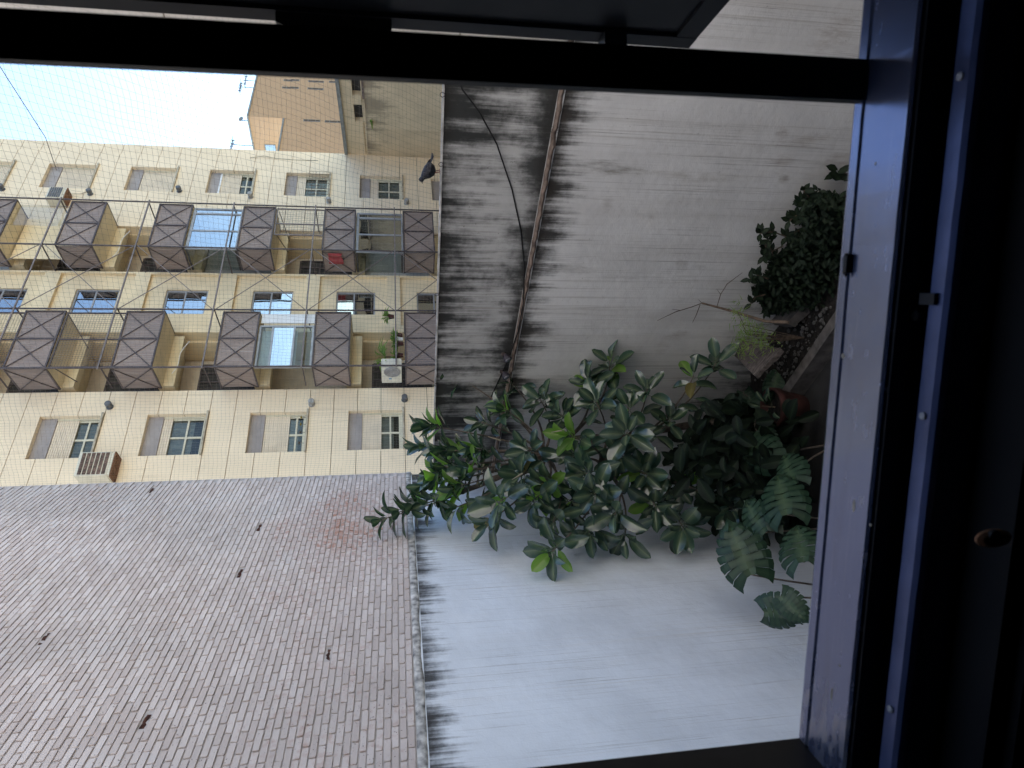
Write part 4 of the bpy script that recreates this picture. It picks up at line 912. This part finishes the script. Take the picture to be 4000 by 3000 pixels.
for X, Y, dep, nl, ln, br, ax in tips:
    ln *= 1.14
    P = hity(X, Y, dep); h = min(hub, key=lambda q: (q-P).length+(.6 if q is hub[0] else 0)); ax = Vector(ax).normalized()
    L0 = (P-h).length; t_ = MB(); pts = bez(h, P, Vector((0, 0, -.22*L0))+ax*-.1, 9)
    t_.tube([v-tree_o for v in pts], [.022-.0155*i/9 for i in range(10)], 5); t_.build('branch', M['bark'], rt, True)
    d = (pts[-1]-pts[-2]).normalized(); axx = (ax+d*.5).normalized(); rosette(P, axx, nl, ln, br)
    for i in (6, 8):                        # leaves lower down the twig
        if L0 < .35: break
        d = (pts[i]-pts[i-1]).normalized(); s_ = d.orthogonal().normalized(); a = rr.uniform(0, 6.28); l = (s_*math.cos(a)+d.cross(s_)*math.sin(a)+d*.5+Vector((0, -.2, .1))).normalized()
        leaves.append((pts[i]+l*.04, l, d+Vector((0, -.3, .6)), ln*rr.uniform(.85, 1.1), False, rr.randrange(4)))
def px_size(e):
    X, Y, F = to_px(e[0]); inb = -50 < X < 3400 and -50 < Y < 3050; return -(e[3]/F if inb else 0)
leaves.sort(key=px_size)
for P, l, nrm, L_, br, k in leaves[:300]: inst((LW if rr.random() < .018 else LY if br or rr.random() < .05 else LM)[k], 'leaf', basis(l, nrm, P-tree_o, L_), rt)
def join_leaves(lst, bases, o, name, m, parent):
    b = MB(); b.rib = []
    for P, l, nrm, L_, br, k in lst:
        mt = basis(l, nrm, P-o, L_); k0 = len(b.v); q = bases[k % len(bases)]
        b.v += [tuple(mt @ Vector(v)) for v in q.v]; b.f += [tuple(k0+i for i in f) for f in q.f]; b.mi += q.mi; b.rib += q.rib
    return b.build(name, m, parent, True)
if leaves[300:]: tag(join_leaves(leaves[300:], LB, tree_o, 'inner_leaves', M['rubber'], rt), kind='stuff')
# young rolled leaf sheaths, pale orange
for X, Y, dep, ax in ((2205, 1680, 7.6, (-.1, -.2, .9)), (1955, 1720, 8.2, (.3, -.2, .9)), (2040, 1850, 7.8, (-.2, -.3, .5))):
    P = hity(X, Y, dep); b = MB(); b.tube([P-tree_o, P-tree_o+Vector(ax).normalized()*.17], [.011, .003], 6); b.build('leaf_sheath', M['sill_c'], rt)

# monstera
def monstera_mesh(seed):
    """heart-shaped blade cut into broad lobes; x = 0 at the stalk, 1 at the tip"""
    rr = random.Random(seed); b = MB(); b.rib = []
    nl = 8; ts = [i/nl for i in range(nl+1)]
    def hw(t): return .58*(max(0, math.sin(math.pi*min(1, .12+.88*t)))**.62)*(1.02-.30*t)
    for s_ in (-1, 1):
        for i in range(nl):
            t0, t1 = ts[i], ts[i+1]; w0, w1 = hw(t0), hw(t1); cut = rr.uniform(.50, .74) if i > 0 else .8
            fr = (0, .3, cut, .8, 1.0); rows = []
            for f in fr:
                gap = 0 if f <= cut else .10*(f-cut)/(1-cut)+.015
                back = -.34*(1-t0)**2.2*f if True else 0
                def pt(t, w_, sg):
                    bend = -.30*(1-t)**2.4*f*f + .20*t*f*(1-f)*0 + .16*f*f*t
                    return (t+bend+sg*gap*(t1-t0)*.9, s_*f*w_, .13*f-.26*f*f-.16*t*t+.02*math.sin(f*6+i*1.7)+.012*sg*f)
                rows.append((pt(t0, w0 if f < 1 else min(w0, w1)*.5+w0*.5-.03, 1), pt(t1, w1 if f < 1 else w1-.02, -1)))
            for q in range(len(rows)-1):
                k = len(b.v); m0 = tuple((a_+c_)/2 for a_, c_ in zip(rows[q][0], rows[q][1])); m1 = tuple((a_+c_)/2 for a_, c_ in zip(rows[q+1][0], rows[q+1][1]))
                if q == len(rows)-2: m1 = (m1[0]+.02, m1[1]*1.05, m1[2]-.01)
                mr = .45 if q < 3 else .2
                b.v += [rows[q][0], m0, rows[q][1], rows[q+1][1], m1, rows[q+1][0]]
                b.rib += [1 if q == 0 else 0, mr if q else 1, 1 if q == 0 else 0, 0, mr, 0]
                for f_ in ((0, 1, 4, 5), (1, 2, 3, 4)):
                    f_ = tuple(k+e for e in f_); b.f.append(f_ if s_ > 0 else f_[::-1]); b.mi.append(0)
    return b
MBS = [monstera_mesh(i) for i in range(4)]; MM = [q.mesh('leaf', M['monstera'], True) for q in MBS]
def monstera(name, label, base, leaves_):
    base = Vector(base); o = thing(name, label, 'plant', None, tuple(base), 'split-leaf plants below the window')
    for i, (bx, by, bd, tx, ty, td, nrm) in enumerate(leaves_):
        p, q = hity(bx, by, bd), hity(tx, ty, td); ln = (q-p).length; dr = (q-p)/ln
        inst(MM[i % 4], 'leaf', basis(dr, nrm, p-base, ln), o)
        b = MB(); b.tube([v-base for v in bez(base, p, (.0, .0, .30), 8)], [.014-.0008*i for i in range(9)], 5); b.build('stalk', M['bark'], o, True)
    return o
# world directions: x right, y away, z up; each leaf runs from its stalk (photo pixel, depth) to its tip
monstera('monstera', 'split-leaf plant with two big green leaves against the white wall', (-2.1, 5.6, GZ), [
 (2935, 2245, 5.9, 2845, 2050, 6.1, (-.15, -.85, .35)), (2985, 2392, 5.2, 3128, 2392, 4.95, (.0, -.75, .5)), (3050, 2330, 5.0, 3140, 2420, 4.8, (.1, -.7, .6))])
monstera('monstera', 'split-leaf plant half hidden by the sill, left of the dark corner', (-1.5, 6.2, GZ), [
 (3140, 2195, 5.4, 3105, 2040, 5.7, (-.1, -.8, .55)), (3075, 2010, 6.1, 3030, 1845, 6.4, (-.1, -.8, .55)), (2990, 2080, 6.3, 2900, 1960, 6.6, (-.1, -.7, .6))])
monstera('monstera', 'dim split-leaf plant in the darkest part of the courtyard corner', (-.75, 7.2, GZ), [
 (3000, 1790, 7.0, 2890, 1700, 7.4, (0, -.8, .5)), (3100, 1880, 6.4, 3050, 1770, 6.7, (0, -.6, .7))])
monstera('monstera', 'low split-leaf plant behind the terracotta pot', (-.3, 8.6, GZ), [
 (3020, 1530, 8.3, 3045, 1430, 8.3, (0, -.65, .75)), (2905, 1530, 8.7, 2925, 1600, 8.6, (0, -.7, .6)), (2930, 1560, 8.5, 2960, 1640, 8.3, (0, -.7, .6)), (2870, 1640, 8.6, 2800, 1700, 8.6, (0, -.7, .6)), (2960, 1690, 8.1, 3020, 1730, 7.8, (0, -.7, .6))])
# undergrowth filling the dark corner
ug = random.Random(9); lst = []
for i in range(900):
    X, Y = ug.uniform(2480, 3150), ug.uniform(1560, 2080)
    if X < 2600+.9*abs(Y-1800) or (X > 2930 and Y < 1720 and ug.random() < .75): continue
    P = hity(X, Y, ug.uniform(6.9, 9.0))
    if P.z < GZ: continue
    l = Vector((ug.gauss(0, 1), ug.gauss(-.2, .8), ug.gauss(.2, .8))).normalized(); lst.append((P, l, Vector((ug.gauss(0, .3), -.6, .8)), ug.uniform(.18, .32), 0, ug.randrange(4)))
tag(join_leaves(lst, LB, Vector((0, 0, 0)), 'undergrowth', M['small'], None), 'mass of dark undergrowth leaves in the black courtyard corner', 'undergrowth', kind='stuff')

# shrub clinging to the foot of the grey wall
def small_leaf():
    b = MB(); b.rib = []; n = 3
    for i in range(n+1):
        t = i/n; w_ = (.02, .24, .2, .01)[i]; b.v += [(t, -w_, .05*t), (t, 0, -.02), (t, w_, .05*t)]; b.rib += [0, 1, 0]
    for i in range(n):
        for j in range(2): a = i*3+j; b.f.append((a, a+3, a+4, a+1)); b.mi.append(0)
    return b
SL = small_leaf(); SLM = SL.mesh('leaf', M['small'], True)
xb0, _ = FB.hit(3000, 1000); so = FB.w(xb0, -.35, GZ)
sh2 = thing('climbing_shrub', 'dense dark small-leaved shrub heaped against the foot of the grey wall', 'shrub', None, tuple(so))
rr = random.Random(3); poly = [(3165, 778), (3220, 760), (3300, 772), (3300, 1200), (3133, 1195), (3042, 1222), (2990, 1190), (2958, 1165), (2946, 1101), (2990, 1062), (3010, 1020), (3065, 990), (3072, 955), (3125, 925), (3148, 860), (3140, 810)]
def inside(p, pg):
    c = False
    for i in range(len(pg)):
        (x1, y1), (x2, y2) = pg[i], pg[i-1]
        if (y1 > p[1]) != (y2 > p[1]) and p[0] < (x2-x1)*(p[1]-y1)/(y2-y1)+x1: c = not c
    return c
lst = []
while len(lst) < 5200:
    p = (rr.uniform(2930, 3300), rr.uniform(740, 1225)); jit_ = (p[0]+50*noise.noise((p[0]/45, p[1]/45, 3)), p[1]+50*noise.noise((p[0]/45, p[1]/45, 8)))
    if not inside(jit_, poly): continue
    edge = min(1, max(.12, (p[0]-2940)/200)); y = -rr.uniform(.01, .10+.55*edge)*rr.uniform(.3, 1)
    x, z = FB.hit(p[0], p[1], y)
    if z < GZ-.1: continue
    P = FB.w(x, y, z); l = Vector((rr.gauss(0, 1), rr.gauss(-.4, .7), rr.gauss(.1, .8))).normalized()
    lst.append((P, l, Vector((rr.gauss(0, .4), -.7, .7)), rr.uniform(.05, .105), 0, 0))
lst.sort(key=lambda e: -e[3])
for P, l, nrm, L_, _, k in lst[:300]: inst(SLM, 'leaf', basis(l, nrm, P-so, L_), sh2)
tag(join_leaves(lst[300:], [SL], so, 'foliage', M['small'], sh2), kind='stuff')
b = MB()
for i in range(10):
    X, Y = rr.uniform(3080, 3250), rr.uniform(850, 1150); x, z = FB.hit(X, Y, -.12)
    b.tube([FB.w(x+.1, -.25, max(GZ, z-1.0))-so, FB.w(x, -.18, z-.4)-so, FB.w(x, -.12, z)-so], [.02, .014, .006], 5)
b.build('stems', M['bark'], sh2)
# sprigs that stand off from the shrub
for pts in (((3133, 896), (3070, 925), (3020, 905), (2970, 912)), ((3060, 960), (3010, 985), (2985, 1000)), ((3020, 1000), (3000, 935), (2990, 965)), ((3150, 850), (3110, 842), (3085, 862)), ((3000, 1090), (2960, 1075), (2930, 1090)), ((2990, 1150), (2950, 1160), (2935, 1185)), ((3190, 800), (3160, 770), (3140, 745))):
    W_ = [FB.w(FB.hit(X, Y, -.25)[0], -.25, FB.hit(X, Y, -.25)[1]) for X, Y in pts]
    b = MB(); b.tube([v-so for v in W_], [.008]*len(W_), 5); b.build('sprig', M['twig'], sh2)
    for v in W_[1:]:
        for i in range(5): l = Vector((rr.gauss(0, 1), rr.gauss(-.3, .5), rr.gauss(.2, .8))).normalized(); inst(SLM, 'leaf', basis(l, (0, -.7, .6), v-so, .12), sh2)
# weed at the sill's edge
x, z = FB.hit(3265, 690, -.1); wo_ = FB.w(x, -.1, z-.25)
wd = thing('curly_weed', 'curly leaved weed by the grey wall just above the sill', 'weed', None, tuple(wo_))
b = MB(); b.tube([(0, 0, -.6), (0, -.02, 0), (.03, -.05, .2)], [.012, .01, .006], 5); b.build('stem', M['twig'], wd)
for i in range(12): l = Vector((rr.gauss(0, .8), rr.gauss(-.4, .5), rr.gauss(.2, .8))).normalized(); inst(SLM, 'leaf', basis(l, (0, -.6, .7), Vector((rr.uniform(-.08, .08), -.04, rr.uniform(0, .3))), .16), wd)
# feathery fern
x, z = FB.hit(2900, 1320, -.7); fo = FB.w(x, -.7, z-.3)
fe = thing('feathery_fern', 'pale green feathery fern between the shrub and the bark', 'fern', None, tuple(fo))
b = MB(); b.rib = []
fx = [(2880, 1215), (2895, 1260), (2905, 1290), (2930, 1300), (2960, 1290), (2900, 1330), (2940, 1340), (2985, 1330), (2970, 1310), (2890, 1350), (3010, 1360), (2915, 1380)]
for X, Y in fx:
    yy = -.75+rr.uniform(-.1, .15); x, z = FB.hit(X, Y, yy); c = FB.w(x, yy, z)-fo
    for i in range(34):
        d = Vector((rr.gauss(0, 1), rr.gauss(-.2, 1), rr.gauss(.2, .8))).normalized(); p = c+Vector((rr.gauss(0, .06), rr.gauss(0, .05), rr.gauss(0, .06))); s_ = d.orthogonal().normalized()*.0045; e = p+d*rr.uniform(.06, .13)
        k = len(b.v); b.v += [tuple(p-s_), tuple(p+s_), tuple(e)]; b.f.append((k, k+1, k+2)); b.mi.append(0); b.rib += [0, 0, 0]
tag(b.build('blades', M['fern'], fe), kind='stuff')
b = MB()
for X, Y in fx: x, z = FB.hit(X, Y, -.72); b.tube([(0, 0, -.5), tuple((FB.w(x, -.72, z)-fo)*.5+Vector((0, 0, .1))), tuple(FB.w(x, -.72, z)-fo)], [.006, .005, .003], 4)
b.build('stems', M['twig'], fe)
# dead branch against the wall
pts = [FB.w(FB.hit(X, Y, yy)[0], yy, FB.hit(X, Y, yy)[1]) for X, Y, yy in ((3080, 1260, -1.0), (2990, 1255, -.8), (2850, 1213, -.3), (2742, 1184, -.10))]
db = thing('dead_branch', 'bare dead branch leaning on the grey wall with fine twigs', 'branch', None, tuple(pts[0]))
b = MB(); b.tube([v-pts[0] for v in pts], [.02, .018, .015, .011], 6); b.build('stick', M['twig'], db)
for pl in (((2742, 1184), (2700, 1200), (2640, 1218), (2568, 1252)), ((2742, 1184), (2728, 1170)), ((2800, 1200), (2815, 1150), (2840, 1110), (2900, 1065)), ((2660, 1213), (2625, 1208)), ((2815, 1150), (2800, 1130)), ((2735, 1190), (2720, 1230), (2705, 1260))):
    b = MB(); b.tube([FB.w(FB.hit(*q, -.06)[0], -.06, FB.hit(*q, -.06)[1])-pts[0] for q in pl], [.0045]*(len(pl)-1)+[.002], 4); b.build('twig', M['twig'], db)
# soil bed, kerb, pebbles, bark, rubble, pot
k0, k1_ = hitz(3230, 1290, GZ+.25), hitz(3070, 1520, GZ+.25); kd = (k1_-k0).normalized()
kb = thing('concrete_kerb', 'worn concrete kerb edging the soil bed beside the pot', 'kerb', None, (k0.x, k0.y, GZ), rz=math.atan2(kd.y, kd.x))
kl = (k1_-k0).length
for i in range(3): a = -1.6+(kl+1.75)*i/3; MB().box(a, a+(kl+1.75)/3-.012, -.065, .065, 0, .25-.006*i).build('kerb_stone', M['kerb'], kb)
kn_ = Vector((kd.y, -kd.x, 0)); kn_ = kn_ if kn_.dot(Vector((0, 1, 0))) > 0 else -kn_
b = MB(); n = 26; ka = k0-kd*1.6
for i in range(n+1):
    for j in range(n+1):
        p = ka+kd*(kl+4.2)*i/n+kn_*(.05+2.9*j/n); b.v.append((p.x, p.y, GZ+.14+.10*noise.noise((p.x*2, p.y*2, 0))+.05*noise.noise((p.x*9, p.y*9, 0))+.22*(j/n)))
for i in range(n):
    for j in range(n): a = i*(n+1)+j; b.f.append((a, a+1, a+n+2, a+n+1)); b.mi.append(0)
tag(b.build('soil_bed', M['soil'], None, True), kind='structure')
b = MB()
for i in range(420):
    X, Y = rr.uniform(2960, 3260), rr.uniform(1200, 1500); p = hitz(X, Y, GZ+.2)
    if (p-k0).dot(kn_) < .1: continue
    r_ = rr.choice((.008, .012, .018, .028))*rr.uniform(.7, 1.2); b.lathe((p.x, p.y, GZ+.16+.1*noise.noise((p.x*2, p.y*2, 0))+.05*noise.noise((p.x*9, p.y*9, 0))+.08*(p-k0).dot(kn_)), [(r_*.7, -r_*.3), (r_, .3*r_), (r_*.5, r_*.8), (0, r_*.9)], 5)
tag(b.build('pebbles', M['stone']), 'scattered pale pebbles and chips on the dark soil bed', 'pebbles', kind='stuff')
def slab_thing(name, lab, cat, quad, th, m, part):
    o_ = quad[0]; o = thing(name, lab, cat, None, tuple(o_)); b = MB(); n = 10; nrm = (quad[1]-quad[0]).cross(quad[3]-quad[0]).normalized()
    top, bot = [], []
    for i in range(n+1):
        for j in range(n+1):
            u, v = i/n, j/n; p = quad[0]*(1-u)*(1-v)+quad[1]*u*(1-v)+quad[2]*u*v+quad[3]*(1-u)*v; e = .05*noise.noise(p*3)+.02*noise.noise(p*11)
            top.append(tuple(p-o_+nrm*e)); bot.append(tuple(p-o_+nrm*(e*.4-th)))
    b.v = top+bot; K = (n+1)**2
    for i in range(n):
        for j in range(n): a = i*(n+1)+j; b.f.append((a, a+1, a+n+2, a+n+1)); b.f.append((K+a, K+a+n+1, K+a+n+2, K+a+1)); b.mi += [0, 0]
    rim = [i*(n+1) for i in range(n+1)]+[n*(n+1)+j for j in range(1, n+1)]+[i*(n+1)+n for i in range(n-1, -1, -1)]+[j for j in range(n-1, 0, -1)]
    for i in range(len(rim)): a, c = rim[i], rim[(i+1) % len(rim)]; b.f.append((a, c, K+c, K+a)); b.mi.append(0)
    b.build(part, m, o); return o
Q = lambda X, Y, d: hity(X, Y, d)
slab_thing('bark_slab', 'large dark slab of palm bark lying below the fern', 'bark', [Q(2880, 1400, 8.1), Q(2905, 1335, 8.2), Q(3060, 1370, 7.4), Q(2960, 1480, 7.5)], .05, M['logbark'], 'slab')
slab_thing('rubble_block', 'pale broken plaster block on the soil under the shrub', 'rubble', [Q(3015, 1270, 8.3), Q(3040, 1215, 8.3), Q(3195, 1185, 7.5), Q(3110, 1280, 7.6)], .12, M['kerb'], 'block')
pp_ = hitz(3010, 1592, GZ+.46); pot = thing('terracotta_pot', 'chipped red terracotta pot with a small leafy plant beyond the kerb', 'pot', None, (pp_.x, pp_.y, GZ))
b = MB(); b.lathe((0, 0, 0), [(.15, 0), (.20, .2), (.235, .36), (.255, .36), (.26, .46), (.23, .46), (.22, .38), (.0, .37)], 22); b.build('pot', M['terra'], pot, True)
MB().lathe((0, 0, .375), [(.215, 0), (.1, .02), (0, .025)], 14).build('soil', M['soil'], pot)
for i in range(9):
    a = i*.7; l = Vector((math.cos(a)*.8, math.sin(a)*.8-.2, .35)).normalized(); inst(LY[i % 4] if i == 4 else LM[i % 4], 'leaf', basis(l, (0, -.3, 1), Vector((.1*math.cos(a), .1*math.sin(a), .46+.05*(i % 3))), .17), pot)
b = MB(); b.tube([(0, 0, .37), (.02, 0, .58)], [.012, .006], 5); b.build('stem', M['twig'], pot)
# red cloth over one balcony rail
xr, zr = FC.hit(1300, 985, -1.0); rc = thing('red_cloth', 'faded red cloth draped over a balcony parapet corner', 'cloth', FC, (17.32, -.98, zr+.16))
b = MB()
for i in range(7):
    for j in range(7): b.v.append((-.035-.02*math.sin(i*1.7), .02+.5*i/6, 0-.46*j/6*(1-.08*math.sin(i))))
for i in range(6):
    for j in range(6): a = i*7+j; b.f.append((a, a+1, a+8, a+7)); b.mi.append(0)
cl = b.build('cloth', M['redcloth'], rc); md = cl.modifiers.new('thickness', 'SOLIDIFY'); md.thickness = .006
